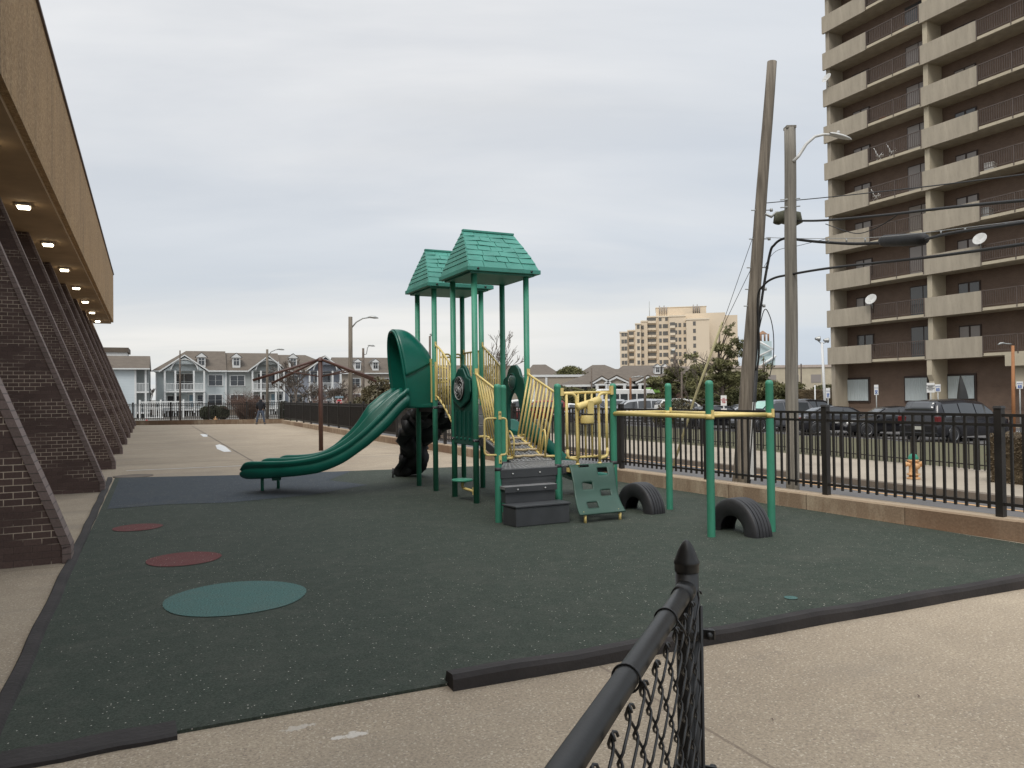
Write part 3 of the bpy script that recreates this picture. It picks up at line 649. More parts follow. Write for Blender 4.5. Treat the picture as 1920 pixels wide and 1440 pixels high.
# yellow rails
def bar(mb, a, b, r=.0145): mb.tube([a, b], r, 8)
def guard(xp, sg, name='guard_rail'):
    """leaning guard beside the sloped ramp; xp = post line, sg = side the foot leans to"""
    mb = MB(); xi = xp + sg * .20
    top = [V3((xp, -.05, 2.09)), V3((xp, -.10, 2.06)), V3((xp, -.98, 1.76)), V3((xp, -1.03, 1.75))]
    bot = fillet([V3((xp + sg * .02, .0, 1.07)), V3((xi, -.02, 1.07)), V3((xi, -.86, .79)), V3((xi, -.95, .785)), V3((xp, -1.05, .785))], .05)
    mb.tube(top, .019, 10); mb.tube(bot, .019, 10)
    for k in range(9):
        t = k / 8; y = -.06 - .90 * t; zt = 2.07 - .31 * t - .005; zb = 1.065 - .30 * min(t * 1.02, 1)
        bar(mb, (xp, y, zt), (xi, y + .02, zb), .0165)
    mb.tube(fillet([(xi, -.80, .83), (xi - sg * .02, -.82, 1.16), (xi - sg * .03, -.92, 1.20), (xi - sg * .0, -1.0, 1.08), (xi, -.98, .79)], .06), .0135, 8)
    bracket(mb, xp + .0, -.055, 2.12, 0)
    return mb.build(name, M['yellow'], ps)
guard(S, -1); guard(0, 1)
def panelrail(p, q, ztp, ztq, zbp, zbq, n=5, r=.0185, name='guard_rail', curve=0.0):
    mb = MB(); p = V3((*p, 0)); q = V3((*q, 0)); t = (q - p).normalized(); p += t * .05; q -= t * .05
    def zt(u): return ztp + (ztq - ztp) * (u ** (1 + curve))
    def zb(u): return zbp + (zbq - zbp) * (u ** (1 + curve))
    for f in (zt, zb): mb.tube([p + (q - p) * (i / 10) + V3((0, 0, f(i / 10))) for i in range(11)], r, 9)
    for k in range(n):
        u = (k + .6) / (n + .2); c = p + (q - p) * u; bar(mb, c + V3((0, 0, zt(u))), c + V3((0, 0, zb(u))), .0155)
    for c, z in ((p, ztp), (q, ztq)): mb.box((c.x, c.y, z + .02), (.03, .03, .10))
    return mb.build(name, M['yellow'], ps)
panelrail((0, 2 * S), (0, S), 2.66, 2.20, 1.74, 1.24, 6, curve=.35)
panelrail((S, 2 * S), (S, S), 2.67, 2.22, 1.74, 1.30, 8)
panelrail((S, 3 * S), (S, 2 * S), 2.58, 2.58, 1.68, 1.68, 6)
for x0, x1 in ((.52, .68), (.76, .90)):
    MB().tube(fillet([(x0, 3 * S, 1.60), (x0, 3 * S, 2.56), (x1, 3 * S, 2.56), (x1, 3 * S, 1.60)], .10), .018, 8).build('hand_loop', M['yellow'], ps)
MB().tube([(.46, 3 * S, 2.50), (.94, 3 * S, 2.50)], .017, 8).build('top_bar', M['yellow'], ps)
MB().tube(fillet([(.05, 2.05 * S, 2.28), (.26, 2.0 * S, 2.24), (.30, 2.0 * S, 2.10), (.26, 2.0 * S, 2.0), (.05, 2.05 * S, 1.98)], .05), .017, 8).build('hand_loop', M['yellow'], ps)
# entrance panel between the middle and the right front posts, with the telescope
mb = MB(); yf = -1.864
x0, x1 = .52, 1.36
mb.tube([(x0, yf, 1.755), (x1 - .01, yf, 1.765)], .019, 10)
mb.box((x1 + .0, yf - .03, 1.79), (.045, .05, .13)); mb.box((x0 + .0, yf - .03, 1.77), (.045, .05, .11))
for k in (.34, .46, .57): bar(mb, (.47 + k, yf, 1.75), (.47 + k, yf, .82 if k != .46 else .82), .0155)
mb.tube([(.47 + .34, yf, 1.40), (.47 + .57, yf, 1.40)], .014, 8)
mb.tube([(.47 + .13, yf, .83), (.47 + .80, yf, .83)], .0165, 8)
mb.build('entry_barrier', M['yellow'], ps)
for xa, xb in ((.13, .28), (.80, .65)):
    mb = MB(); a, b = .47 + xa, .47 + xb
    mb.tube(fillet([(.50 if xa < .5 else 1.36, yf - .02, 1.745), (b, yf - .05, 1.745), (b, yf - .07, 1.2), (b, yf - .07, .74)], .10, 7), .021, 10)
    mb.tube([(a, yf - .03, 1.74), (a, yf - .04, .93), ], .021, 10); mb.tube(fillet([(a, yf - .04, .95), (a, yf - .05, .83), (b, yf - .07, .80)], .08), .021, 10)
    mb.lathe([(.03, 0), (.03, .05)], (b, yf - .07, .70), 10)
    mb.build('hand_loop', M['yellow'], ps)
tl = MB(); c = V3((.47 + .45, yf - .10, 1.60)); ax = V3((.97, .0, .26)).normalized()
tl.tube([c - ax * .20, c - ax * .185, c + ax * .06, c + ax * .07, c + ax * .20], [.052, .055, .050, .056, .058], 16)
tel = tl.build('telescope', M['yellow'], ps)
MB().prism([(c.x - .05, c.y - .055, 1.42), (c.x + .05, c.y - .055, 1.42), (c.x + .05, c.y - .055, 1.60), (c.x + .035, c.y - .055, 1.64), (c.x - .035, c.y - .055, 1.64), (c.x - .05, c.y - .055, 1.60)], (0, -.018, 0)).lathe([(.095, 0), (.10, .02), (.098, .11), (.09, .13)], (c.x - .02, c.y + .0, 1.37 - .06), 18).build('telescope_mount', M['yellow'], tel)
for z_, r_ in ((1.30, .104), (1.445, .102)): MB().lathe([(r_, 0), (r_, .010)], (c.x - .02, c.y, z_), 18).build('seal', M['discblack'], tel)
# grab loops on the front left post
hx, hy = HX[2]
for sg, dx, dy in ((-1, -.19, .05), (1, .11, -.02)):
    a0, a1 = 1.42, .92
    MB().tube(fillet([(hx, hy - .03, a0), (hx + dx, hy + dy - .03, a0), (hx + dx, hy + dy - .03, a1), (hx, hy - .03, a1)], .055, 6), .0145, 9).build('grab_handle', M['yellow'], ps)
for z_ in (1.46, .86): MB().box((hx + .01, hy - .05, z_), (.04, .014, .11), -.2).build('bracket', M['yellow'], ps)
MB().lathe([(.009, -.01), (.009, 0)], (hx + .01, hy - .058, 1.48), 8, 'Y').lathe([(.009, -.01), (.009, 0)], (hx + .01, hy - .058, .84), 8, 'Y').build('bolt', M['discblack'], ps)
# spinner panel between the tower posts on the left
pl = [(0.05, .92), (.05, 1.02), (.05, 1.55), (.03, 1.62), (.05, 1.80), (.05, 1.93), (.08, 2.02), (.22, 2.06), (.34, 2.20), (.47, 2.26), (.60, 2.20), (.72, 2.06), (.86, 2.02), (.89, 1.93), (.89, 1.80), (.91, 1.62), (.89, 1.55), (.89, .92)]
pp = MB().prism([(-.03, y, z) for y, z in pl], (.05, 0, 0)).build('spinner_panel', M['deepgreen'], ps, bevel=.012)
MB().prism([(-.075, y, z) for y, z in ((.12, 1.66), (.05, 1.80), (.08, 2.0), (.22, 2.04), (.36, 2.19), (.58, 2.19), (.72, 2.04), (.86, 2.0), (.89, 1.80), (.82, 1.66), (.47, 1.52))], (.04, 0, 0)).build('panel_relief', M['deepgreen'], pp, bevel=.02)
for k in range(4):
    yy = .19 + .187 * k; MB().box((-.04, yy, 1.27), (.022, .05, .42)).build('rib', M['deepgreen'], pp, bevel=.01)
    MB().lathe([(.034, 0), (.03, -.008), (.0, -.016)], (-.028, yy, 1.02), 14, 'X', cap=False).build('stud', M['dgreen'], pp)
MB().lathe([(.20, 0), (.20, -.02), (.185, -.026), (.0, -.027)], (-.075, .47, 1.86), 32, 'X', cap=False).build('spinner_disc', M['discblack'], pp)
mb = MB()
for q in range(7):
    pts = []
    for i in range(12):
        rr = .02 + .145 * i / 11; w = 2 * PI * q / 7 + 2.4 * (i / 11) ** .8; pts.append((-.105, .47 + rr * math.cos(w), 1.86 + rr * math.sin(w)))
    mb.tube(pts, .0028, 5)
mb.tube(arc((-.104, .47, 1.86), .188, 0, 2 * PI, 36, (0, 1, 0))[:-1], .0035, 5, closed=True)
mb.lathe([(.022, 0), (.018, -.006), (0, -.008)], (-.103, .47, 1.86), 12, 'X', cap=False); mb.build('spiral', M['white'], pp)
# bubble arch panel on the right of the front tower
def archpanel():
    mb = MB(); outl = [(.05, .98), (.05, 1.90), (.10, 2.02), (.20, 2.05), (.28, 2.18), (.40, 2.25), (.55, 2.25), (.66, 2.18), (.74, 2.06), (.86, 2.02), (.89, 1.90), (.89, .98)]
    inn = [(.70, .98)] + [(.47 + .23 * math.cos(w), 1.42 + .36 * math.sin(w)) for w in [PI * k / 14 for k in range(15)]] + [(.24, .98)]
    mb.prism([(S - .03, y, z) for y, z in outl + inn], (.06, 0, 0)); return mb
ap = archpanel().build('arch_panel', M['deepgreen'], ps, bevel=.012)
MB().tube(arc((S - .04, .50, 1.96), .145, 0, 2 * PI, 28, (0, 1, 0))[:-1], .012, 8, closed=True).build('bubble_ring', M['deepgreen'], ap)
MB().lathe([(.0, -.06), (.06, -.052), (.11, -.03), (.135, 0)], (S - .035, .50, 1.96), 24, 'X', cap=False).build('bubble', M['clear'], ap)
# slides --------------------------------------------------------
def catm(pts, s):
    ks = [p[0] for p in pts]
    if s <= ks[0]: return pts[0][1]
    if s >= ks[-1]: return pts[-1][1]
    i = max(j for j in range(len(ks) - 1) if ks[j] <= s); f = (s - ks[i]) / (ks[i + 1] - ks[i])
    a = pts[max(i - 1, 0)][1]; b = pts[i][1]; c = pts[i + 1][1]; d = pts[min(i + 2, len(pts) - 1)][1]
    return .5 * (2 * b + (c - a) * f + (2 * a - 5 * b + 4 * c - d) * f * f + (3 * b - a - 3 * c + d) * f ** 3)
nrim = [(0, 1.90), (.02, 1.86), (.165, 1.41), (.287, 1.05), (.39, .84), (.48, .735), (.569, .675), (.68, .635), (.809, .618), (.93, .605), (.97, .58), (.99, .53), (1.0, .48)]
frim = [(0, 1.91), (.04, 1.88), (.197, 1.59), (.297, 1.24), (.405, 1.0), (.48, .86), (.57, .755), (.68, .70), (.80, .675), (.92, .662), (.965, .63), (.99, .57), (1.0, .52)]
bott = [(0, 1.57), (.12, 1.17), (.22, .88), (.356, .59), (.498, .42), (.724, .335), (.895, .29), (.97, .28), (1.0, .30)]
NA, NC, NE = (-1.86, 13.87), (-3.47, 13.08), (-5.0, 14.1)
def sl(u, w, z):
    x, y = [(1 - u) ** 2 * NA[i] + 2 * u * (1 - u) * NC[i] + u * u * NE[i] for i in (0, 1)]
    c = (V3((-.437, .9, 0)) * (1 - u) + V3((.55, .83, 0)) * u).normalized() * (.88 * w); p = W2L(V3((x + c.x, y + c.y, z))); return p
def xsec(u):
    out = []; bf = catm(bott, u)
    for far_ in (0, 1):
        r = catm(frim if far_ else nrim, u); b = bf + (catm(frim, u) - catm(nrim, u)) * .8 * far_; e = min(1, max(0, (1 - u) / .10)) ** .6; bed = max(b + .06, r - .21 * e); d = r - b
        mr = (catm(frim, u) + catm(nrim, u)) / 2
        pts = [(0.03, b), (.0, b + .03), (-.02, b + d * .30), (-.02, b + d * .50), (.022, b + d * .60), (.024, b + d * .66), (-.012, b + d * .76), (-.014, r - .035), (.006, r - .008), (.03, r), (.062, r - .012), (.085, r - .05), (.11, (r + bed) / 2), (.145, bed + .012), (.20, bed), (.34, bed), (.41, bed * .8 + (mr) * .2), (.44, mr - .05 * e), (.468, mr - .008 * e), (.5, mr + .004)]
        out.append(pts)
    return out[0] + [(1 - w, z) for w, z in out[1][::-1][1:]]
mb = MB(); NS = 80; rows = [[sl(i / NS, w, z) for w, z in xsec(i / NS)] for i in range(NS + 1)]; k = len(rows[0])
vs = [p for r_ in rows for p in r_]; fs = [(i * k + j, i * k + (j + 1) % k, (i + 1) * k + (j + 1) % k, (i + 1) * k + j) for i in range(NS) for j in range(k)]
mb.add(vs, fs, True); mb.add(rows[0], [list(range(k))]); mb.add(rows[-1], [list(range(k))])
mb.build('double_slide', M['dgreen'], ps)
for px, py, zt in ((491.9, 922, .29), (521.9, 918, .30)):
    q = W2L(P(px, py)); MB().tube([(q.x, q.y, -.02), (q.x, q.y, zt)], .030, 12).build('slide_leg', M['green'], ps)
q = sl(.86, .5, .25); MB().box((q.x, q.y, .262), (.16, .62, .05), R(-10)).build('leg_bracket', M['dgreen'], ps, bevel=.01)
# slide hood
def hoodring(f, inner=0.0, n=30):
    """f 0 at the posts .. 1 at the mouth: closed arch profile in y-z"""
    x = -.03 - .50 * f; ztop = 2.58 + .38 * math.sin(min(f * 1.25, 1) * PI / 2); zb = 1.56; y0, y1 = 2 * S + .045 - .03 * f, 3 * S - .045 + .03 * f
    cy = (y0 + y1) / 2; hw = (y1 - y0) / 2 - inner; zt = ztop - inner; zs = 2.05; pts = []
    m = 9
    for k in range(m): pts.append((hw, zb + inner + (zs - zb - inner) * k / m))
    for k in range(n + 1):
        w = PI * k / n; cx_, sx_ = math.cos(w), math.sin(w)
        pts.append((hw * math.copysign(abs(cx_) ** .8, cx_), zs + (zt - zs) * (sx_ ** .85)))
    for k in range(m): pts.append((-hw, zs - (zs - zb - inner) * (k + 1) / m))
    return [V3((x - .12 * f * max(0, (z - 1.9)) , cy + y * (1 - .10 * max(0, z - 2.1)), z)) for y, z in pts]
mb = MB(); nf = 12; outer = [hoodring(i / nf) for i in range(nf + 1)]; inner = [hoodring(i / nf, .035) for i in range(nf + 1)]; k = len(outer[0])
for rings in (outer, inner): mb.add([p for r_ in rings for p in r_], [(i * k + j, i * k + j + 1, (i + 1) * k + j + 1, (i + 1) * k + j) for i in range(nf) for j in range(k - 1)], True)
for e in (0, nf): mb.add(outer[e] + inner[e], [(j, j + 1, k + j + 1, k + j) for j in range(k - 1)], True)
hood = mb.build('slide_hood', M['dgreen'], ps)
MB().tube([p + V3((-.012, 0, 0)) for p in [(a + b) / 2 for a, b in zip(outer[-1], inner[-1])]], .026, 8).build('hood_lip', M['dgreen'], hood)
MB().b2((-.56, 2 * S + .03, 1.52), (-.03, 3 * S - .03, 1.60)).build('hood_floor', M['dgreen'], hood, bevel=.02)
def visor_row(f):
    ring = hoodring(f, -.016, 60); zs_ = 2.10 + .26 * (1 - f) ** 1.2; 
    c = []
    for a, b in zip(ring, ring[1:]):
        if (a.z >= zs_) != (b.z >= zs_): c.append(a.lerp(b, (zs_ - a.z) / (b.z - a.z)))
        if b.z >= zs_: c.append(b)
    n = 40; out = []
    L_ = [0]
    for a, b in zip(c, c[1:]): L_.append(L_[-1] + (b - a).length)
    for q in range(n + 1):
        d = L_[-1] * q / n; k_ = max(i for i in range(len(L_)) if L_[i] <= d + 1e-9); k_ = min(k_, len(c) - 2); out.append(c[k_].lerp(c[k_ + 1], (d - L_[k_]) / max(1e-6, L_[k_ + 1] - L_[k_])))
    return out
mb = MB(); rows = [visor_row(i / nf) for i in range(nf + 1)]
mb.add([p for r_ in rows for p in r_], [(i * 41 + j, i * 41 + j + 1, (i + 1) * 41 + j + 1, (i + 1) * 41 + j) for i in range(nf) for j in range(40)], True)
mb.build('visor', M['dgreen'], hood, solid=.012)
MB().b2((-.02, 2 * S - .075, 1.66), (.012, 2 * S - .05, 2.36)).build('edge_bar', M['yellow'], ps)
MB().b2((-.065, 2 * S + .04, 1.62), (-.035, 2 * S + .09, 2.42)).build('edge_bar', M['yellow'], ps)
# small slide on the far right of the front tower
rim2 = [(0, 1.32), (.15, 1.28), (.45, .98), (.8, .66), (1.15, .45), (1.5, .38), (1.6, .30)]; bot2 = [(0, .98), (.3, .86), (.7, .46), (1.1, .22), (1.5, .18), (1.6, .22)]
def xs2(s):
    r = catm(rim2, s); b = catm(bot2, s); e = min(1, max(0, (1.6 - s) / .2)) ** .5; bed = max(b + .04, r - .20 * e)
    pts = [(.03, b), (0, b + .05), (.0, r - .03), (.04, r), (.09, r - .03), (.13, bed + .03), (.2, bed), (.5, bed - .005)]; return pts + [(1 - w, z) for w, z in pts[::-1][1:]]
mb = MB(); rows = [[V3((S + .02 + s * .92, .16 - s * .34 + .62 * w, z)) for w, z in xs2(s)] for s in [1.6 * i / 30 for i in range(31)]]; k = len(rows[0])
mb.add([p for r_ in rows for p in r_], [(i * k + j, i * k + (j + 1) % k, (i + 1) * k + (j + 1) % k, (i + 1) * k + j) for i in range(30) for j in range(k)], True); mb.add(rows[0], [list(range(k))]); mb.add(rows[-1], [list(range(k))])
mb.build('small_slide', M['dgreen'], ps)
# grey transfer arch behind the front left post, seat disc, rock climber
MB().tube(fillet([(S * .0 + .25, .25, .86), (.25, -.2, .90), (.28, -.55, .78), (.30, -.75, .60)], .2, 6), .035, 10).build('crawl_rim', M['greydeck'], ps)
st = MB().lathe([(.165, -.018), (.178, -.010), (.178, .010), (.165, .020), (0, .024)], (-.05, S * .5, .33), 28, cap=False).build('seat', M['green'], ps)
MB().tube(fillet([(-.05, S * .5, .31), (-.05, S * .5, .20), (-.03, .10, .19), (-.02, .04, .19)], .12, 6), .024, 10).box((-.02, .05, .19), (.05, .02, .12)).build('seat_arm', M['yellow'], st)
def rockfn(u, v):
    # v 0 top .. 1 bottom, u across
    y = 3 * S + .02 + 1.85 * v ** .8; z = 1.55 - 1.50 * v + .16 * math.sin(v * PI)
    wl_ = .06 - .20 * math.sin(v * 5.1 + .6) * v - .10 * v; wr_ = .90 + .16 * math.sin(v * 6.2) - .38 * max(0, v - .6)
    x = wl_ + (wr_ - wl_) * u
    q = V3((u * 2.3, v * 4.0, 1.7)); d = noise.noise(q * 1.3) * .34 + noise.noise(q * 3.1) * .12; c = noise.cell(q * 2.2) * .07
    return V3((x + .12 * noise.noise(q * 2 + V3((5, 0, 0))), y + d * .9 + c, z + d * .35 + .10 * noise.noise(q * 2.5 + V3((0, 9, 0)))))
MB().grid(rockfn, 26, 44, True).build('rock_climber', M['rock'], ps, solid=.16)
MB().tube([(.0, 3 * S + 1.72, -.02), (.0, 3 * S + 1.70, .2)], .02, 8).tube([(.6, 3 * S + 1.72, -.02), (.6, 3 * S + 1.70, .2)], .02, 8).build('climber_leg', M['greystep'], ps)
# parallel bars on the right
H = 1.445
P11 = V3((HX[4][0], HX[4][1], 0))
for a, b in ((P11, PB), (PA, PC)):
    a = V3((a[0], a[1], H)); b = V3((b[0], b[1], H)); MB().tube([a, b], .030, 12).build('parallel_bar', M['yellow'], ps)
for a, b in ((PB, PC), (PA, P11)):
    a = V3((a[0], a[1], H + .012)); b = V3((b[0], b[1], H + .012)); MB().tube([a, b], .024, 12).build('cross_bar', M['yellow'], ps)
mb = MB()
for p in (PA, PB, PC): mb.box((p[0] - .0, p[1] - .055, H + .03), (.035, .014, .10)); mb.lathe([(.058, -.03), (.058, .03)], (p[0], p[1], H), 16)
mb.build('bar_collar', M['yellow'], ps)
# half buried tyres
def tyre(c, rz, ro, w, label):
    t = thing('half_tyre', label, 'tyre', (c.x, c.y, .018), rz, 'half buried tyres'); mb = MB()
    prof = [(-.42, .50), (-.50, .60), (-.52, .75), (-.48, .90), (-.42, .975)]
    for k in range(5):
        x = -.40 + .17 * k; prof += [(x, .985), (x + .115, 1.0 if k in (1, 2, 3) else .99), (x + .122, .955), (x + .16, .955)]
    prof = [p for p in prof if p[0] < .44] + [(.44, .975), (.50, .90), (.52, .75), (.50, .60), (.42, .50)]
    inn = [(.36, .52), (.44, .62), (.46, .76), (.38, .90), (-.38, .90), (-.46, .76), (-.44, .62), (-.36, .52)]
    ring = prof + inn; n = 48; k = len(ring); vs = []
    for i in range(n + 1):
        w_ = -.12 + (PI + .24) * i / n
        for x, r_ in ring: vs.append((math.cos(w_) * r_ * ro, x * w, math.sin(w_) * r_ * ro + .0))
    mb.add(vs, [(i * k + j, i * k + (j + 1) % k, (i + 1) * k + (j + 1) % k, (i + 1) * k + j) for i in range(n) for j in range(k)], True)
    o = mb.build('tread_ring', M['tyre'], t); m_ = o.modifiers.new('e', 'EDGE_SPLIT'); m_.split_angle = R(35); return t
q = P(1400, 1000); tyre(V3((2.80, 9.55, 0)), R(-64), .43, .29, 'black half buried tyre under the yellow bars nearest the viewer')
tyre(V3((1.88, 11.42, 0)), R(-60), .42, .28, 'black half buried tyre beside the green climbing panel')
# ---------------------------------------------------------------- poles and wires
def woodpole(name, label, base, top, r0, r1, m, n=14):
    t = thing(name, label, 'utility pole', base); d = V3(top) - V3(base)
    mb = MB(); mb.tube([d * (i / n) + V3((.004 * math.sin(i * 1.1), .003 * math.cos(i * 1.3), 0)) * (1 if 0 < i < n else 0) for i in range(n + 1)], [r0 + (r1 - r0) * i / n for i in range(n + 1)], 16)
    mb.build('pole', m, t); return t
pb = A(1384, 900, 16.0); pb.z = -.4; pt = A(1447.5, 116, 16.0)
lp = woodpole('utility_pole', 'leaning bare-topped wooden pole carrying the black cables', pb, pt, .152, .098, M['wood'])
def on(p): return V3(p) - pb
def lean(z, dx=0.0): # point on the leaning pole axis at world height z
    return pb + (pt - pb) * ((z - pb.z) / (pt.z - pb.z)) + V3((dx, -.02, 0))
MB().tube([on(lean(z, .17 - .05 * (z / 5))) for z in (-.3, .5, 1.3, 2.2)], .055, 10).build('riser_cable', M['cable'], lp)
MB().box(on(lean(.75, .19)), (.13, .10, 1.6)).build('conduit_cover', M['greymetal'], lp)
mb = MB()
for z in (4.95, 4.35, 3.9, 5.55, 3.55): mb.tube([on(lean(z, -.20)), on(lean(z, .24))], .012, 6); mb.lathe([(.03, -.03), (.035, 0), (.03, .03)], on(lean(z, .22)), 8)
mb.build('pole_hardware', M['galv'], lp)
sb0 = A(1486, 914, 15.0); sb0.z = -.4; stp = A(1481, 241, 15.0)
sp_ = woodpole('street_light_pole', 'upright squared-top grey wooden pole with curved lamp arm beside the leaning pole', sb0, stp, .125, .108, M['wood2'])
def onS(p): return V3(p) - sb0
am = [A(1487, 303, 14.9), A(1497, 293, 14.9), A(1512, 270, 14.9), A(1528, 256, 14.9), A(1545, 252, 14.9), A(1560, 253, 14.9)]
MB().tube([onS(p) for p in am], [.032, .032, .030, .028, .025, .024], 10).build('lamp_arm', M['greymetal'], sp_)
hl = MB(); a, b = onS(A(1555, 251, 14.9)), onS(A(1601, 263, 14.9)); d = (b - a)
hl.T = Matrix.Translation(a) @ d.to_track_quat('X', 'Z').to_matrix().to_4x4()
Lh = d.length; hl.grid(lambda u, v: V3((u * Lh, .085 * math.sin(2 * PI * v) * math.sin(PI * min(1, .12 + u * .98)) ** .5, (.05 if math.cos(2 * PI * v) > 0 else .02) * math.cos(2 * PI * v) * math.sin(PI * min(1, .12 + u * .95)) ** .5)), 14, 16)
hd = hl.build('lamp_head', M['greymetal'], sp_); mb = MB(); mb.T = hl.T; mb.lathe([(.03, .04), (.03, .09), (.02, .10)], (.16, 0, 0), 10); mb.build('photocell', M['greymetal'], hd)
MB().box((stp - sb0) + V3((0, 0, .012)), (.19, .19, .05)).build('cap', M['wood2'], sp_)
mb = MB()
for z in (5.75, 5.9): mb.tube([V3(((stp - sb0).x * .8 - .22, -.06, z)), V3(((stp - sb0).x * .8 + .16, -.08, z + .02))], .012, 6)
mb.build('hardware', M['galv'], sp_)
def wire(label, pts, r, name='cable', sag=.0, m='cable', group='cables strung from the leaning pole', extra=None):
    mb = MB(); q = []
    for i in range(len(pts) - 1):
        a, b = pts[i], pts[i + 1]; n = 10
        for k in range(n if i < len(pts) - 2 else n + 1): t = k / n; q.append(a * (1 - t) + b * t - V3((0, 0, sag * 4 * t * (1 - t))))
    if len(pts) > 2:
        q = []
        for i in range(len(pts) - 1):
            p0, p1, p2, p3 = pts[max(i - 1, 0)], pts[i], pts[i + 1], pts[min(i + 2, len(pts) - 1)]
            for k in range(9 if i == len(pts) - 2 else 8): f = k / 8; q.append(.5 * (2 * p1 + (p2 - p0) * f + (2 * p0 - 5 * p1 + 4 * p2 - p3) * f * f + (3 * p1 - p0 - 3 * p2 + p3) * f ** 3))
    mb.tube(q, r * .8, 8); o = mb.build(name, M[m]); tag(o, label, 'cable', group); return o, q
def far(px, py, Y): return A(px, py, Y)
wire('thin cable highest on the leaning pole', [lean(4.35 + 1.35, .1), far(1560, 369, 14.0), far(1735, 350, 11), far(1960, 322, 8.2)], .011)
wire('thick bundled cable just below the thin top cable', [far(1452, 415, 15.9), far(1495, 414, 15.4), far(1548, 413, 14.2), far(1660, 403, 12.4), far(1790, 388, 10.6), far(1960, 372, 8.8)], .026)
wire('slack loop of cable hanging under the bundled cable', [far(1548, 420, 14.2), far(1600, 437, 13.4), far(1632, 432, 12.8), far(1665, 415, 12.4), far(1685, 401, 12.1)], .010)
so_, _q = wire('thin steel strand above the black splice case', [lean(4.98, .15), far(1495, 447, 15.2), far(1620, 446, 13), far(1735, 436, 11.4), far(1960, 408, 8.9)], .007, m='galv')
for x_, y_ in ((1553, 447), (1587, 446.5), (1622, 446)): a_ = far(x_, y_, 14.2 - (x_ - 1553) * .017); MB().tube([a_, a_ - V3((0, 0, .075))], .014, 6).build('hanger', M['galv'], so_)
for x_, y_, Y_ in ((1765, 432, 11.0), (1810, 427, 10.5), (1887, 417, 9.6)): a_ = far(x_, y_, Y_); MB().tube([a_, a_ - V3((.01, 0, .055))], .011, 6).build('hanger', M['galv'], so_)
o, q = wire('thick black cable running into the splice case', [lean(2.2, .13), lean(3.6, .16), far(1443, 478, 15.9), far(1452, 459, 15.8), far(1465, 449, 15.7), far(1480, 447.5, 15.4), far(1530, 453, 14.7), far(1600, 457, 13.6), far(1655, 455, 12.8)], .034)
wire('thick black cable leaving the splice case to the right', [far(1735, 449, 11.6), far(1790, 436, 10.6), far(1960, 412, 8.9)], .028)
mb = MB(); a, b = far(1652, 452, 12.8), far(1737, 448, 11.6); mb.tube([a, a * .97 + b * .03, a * .9 + b * .1, a * .1 + b * .9, a * .03 + b * .97, b], [.03, .075, .098, .102, .078, .03], 14)
sc_ = mb.build('splice_case', M['rock']); tag(sc_, 'fat black splice case hanging in the cable before the tall building', 'splice case')
wire('thick cable lowest of the long ones, rising to the right', [lean(1.9, .15), lean(2.6, .19), far(1421, 560, 15.8), far(1432, 535, 15.6), far(1450, 522, 15.4), far(1480, 515, 15.0), far(1560, 502, 13.9), far(1735, 483, 11.6), far(1960, 452, 8.9)], .028)
wire('cable end looping down beside the leaning pole', [lean(2.75, .12), far(1432, 583, 15.9), far(1443, 592, 15.8), far(1450, 625, 15.7), far(1450, 670, 15.7), far(1443, 706, 15.7)], .012)
wire('thin drop wire from the splice strand to the pole', [lean(4.35, .15), far(1455, 471, 15.8), far(1500, 460, 15.2), far(1552, 447, 14.2)], .006)
tr = thing('cable_box', 'small mossy cable box hanging beside the grey pole', 'cable box', far(1465, 421, 15.5))
MB().tube([(-.10, 0, .02), (-.06, 0, .13), (.12, 0, .15), (.30, 0, .12), (.36, 0, .0)], [.07, .13, .16, .15, .08], 12).build('box', mat('mossy box', (.09, .09, .06), .9, .4, 12, .4), tr)
MB().tube([(-.32, 0, .22), (-.2, 0, .16), (-.1, 0, .25), (.05, 0, .22)], .03, 7).build('clamp', M['galv'], tr)
# guy wires and yellow guard
ga = A(1252, 905, 18.3); ga.z = -.4; gm = A(1356, 606, 16.9)
wire('upper guy wire of the leaning pole', [lean(5.0, -.12), A(1354, 610, 17.0)], .007, 'guy_wire', group='guy wires')
wire('lower guy wire of the leaning pole', [lean(4.3, -.12), A(1351, 622, 17.0)], .007, 'guy_wire', group='guy wires')
mb = MB(); mb.tube([A(1355, 604, 17.0), A(1303, 745, 17.7), ga], .028, 8); o = mb.build('guy_guard', mat('faded yellow guard', (.42, .38, .21), .7)); tag(o, 'faded yellow tube guarding the guy wires', 'guy guard')
# distant lamps and poles
def simplepole(name, label, px, py0, Y, r, m, arm=None, hs=.8, base=-.5, r1=None, cat='street lamp', fl=None, px1=None, group=None):
    t_ = A(px1 if px1 else px, py0, Y); b_ = V3((A(px, 740, Y).x, Y, base)); t = thing(name, label, cat, b_, 0, group)
    MB().tube([(0, 0, 0), t_ - b_], [r, r1 or r * .75], 10).build('pole', m, t)
    if arm:
        pts = [A(x, y, Y) - b_ for x, y in arm]; MB().tube(pts, r * .3, 8).build('arm', M['galv'], t)
        e = pts[-1]; sgn = 1 if pts[-1].x > pts[0].x else -1
        MB().tube([e - V3((sgn * .1, 0, 0)), e + V3((sgn * .1 * hs, 0, .02)), e + V3((sgn * .35 * hs, 0, .0)), e + V3((sgn * .6 * hs, 0, -.05))], [.04 * hs, .09 * hs, .10 * hs, .03 * hs], 8).build('lamp_head', M['galv'], t)
    if fl:
        for x, y in fl:
            c = A(x, y, Y) - b_; MB().tube([t_ - b_ - V3((0, 0, .1)), c - V3((0, 0, .12)), c], .03, 6).build('bracket', M['galv'], t)
            MB().lathe([(.07, -.16), (.10, -.1), (.17, .1), (.18, .14), (.0, .15)], c, 10, 'X', cap=False).build('flood_lamp', M['galv'], t)
    return t
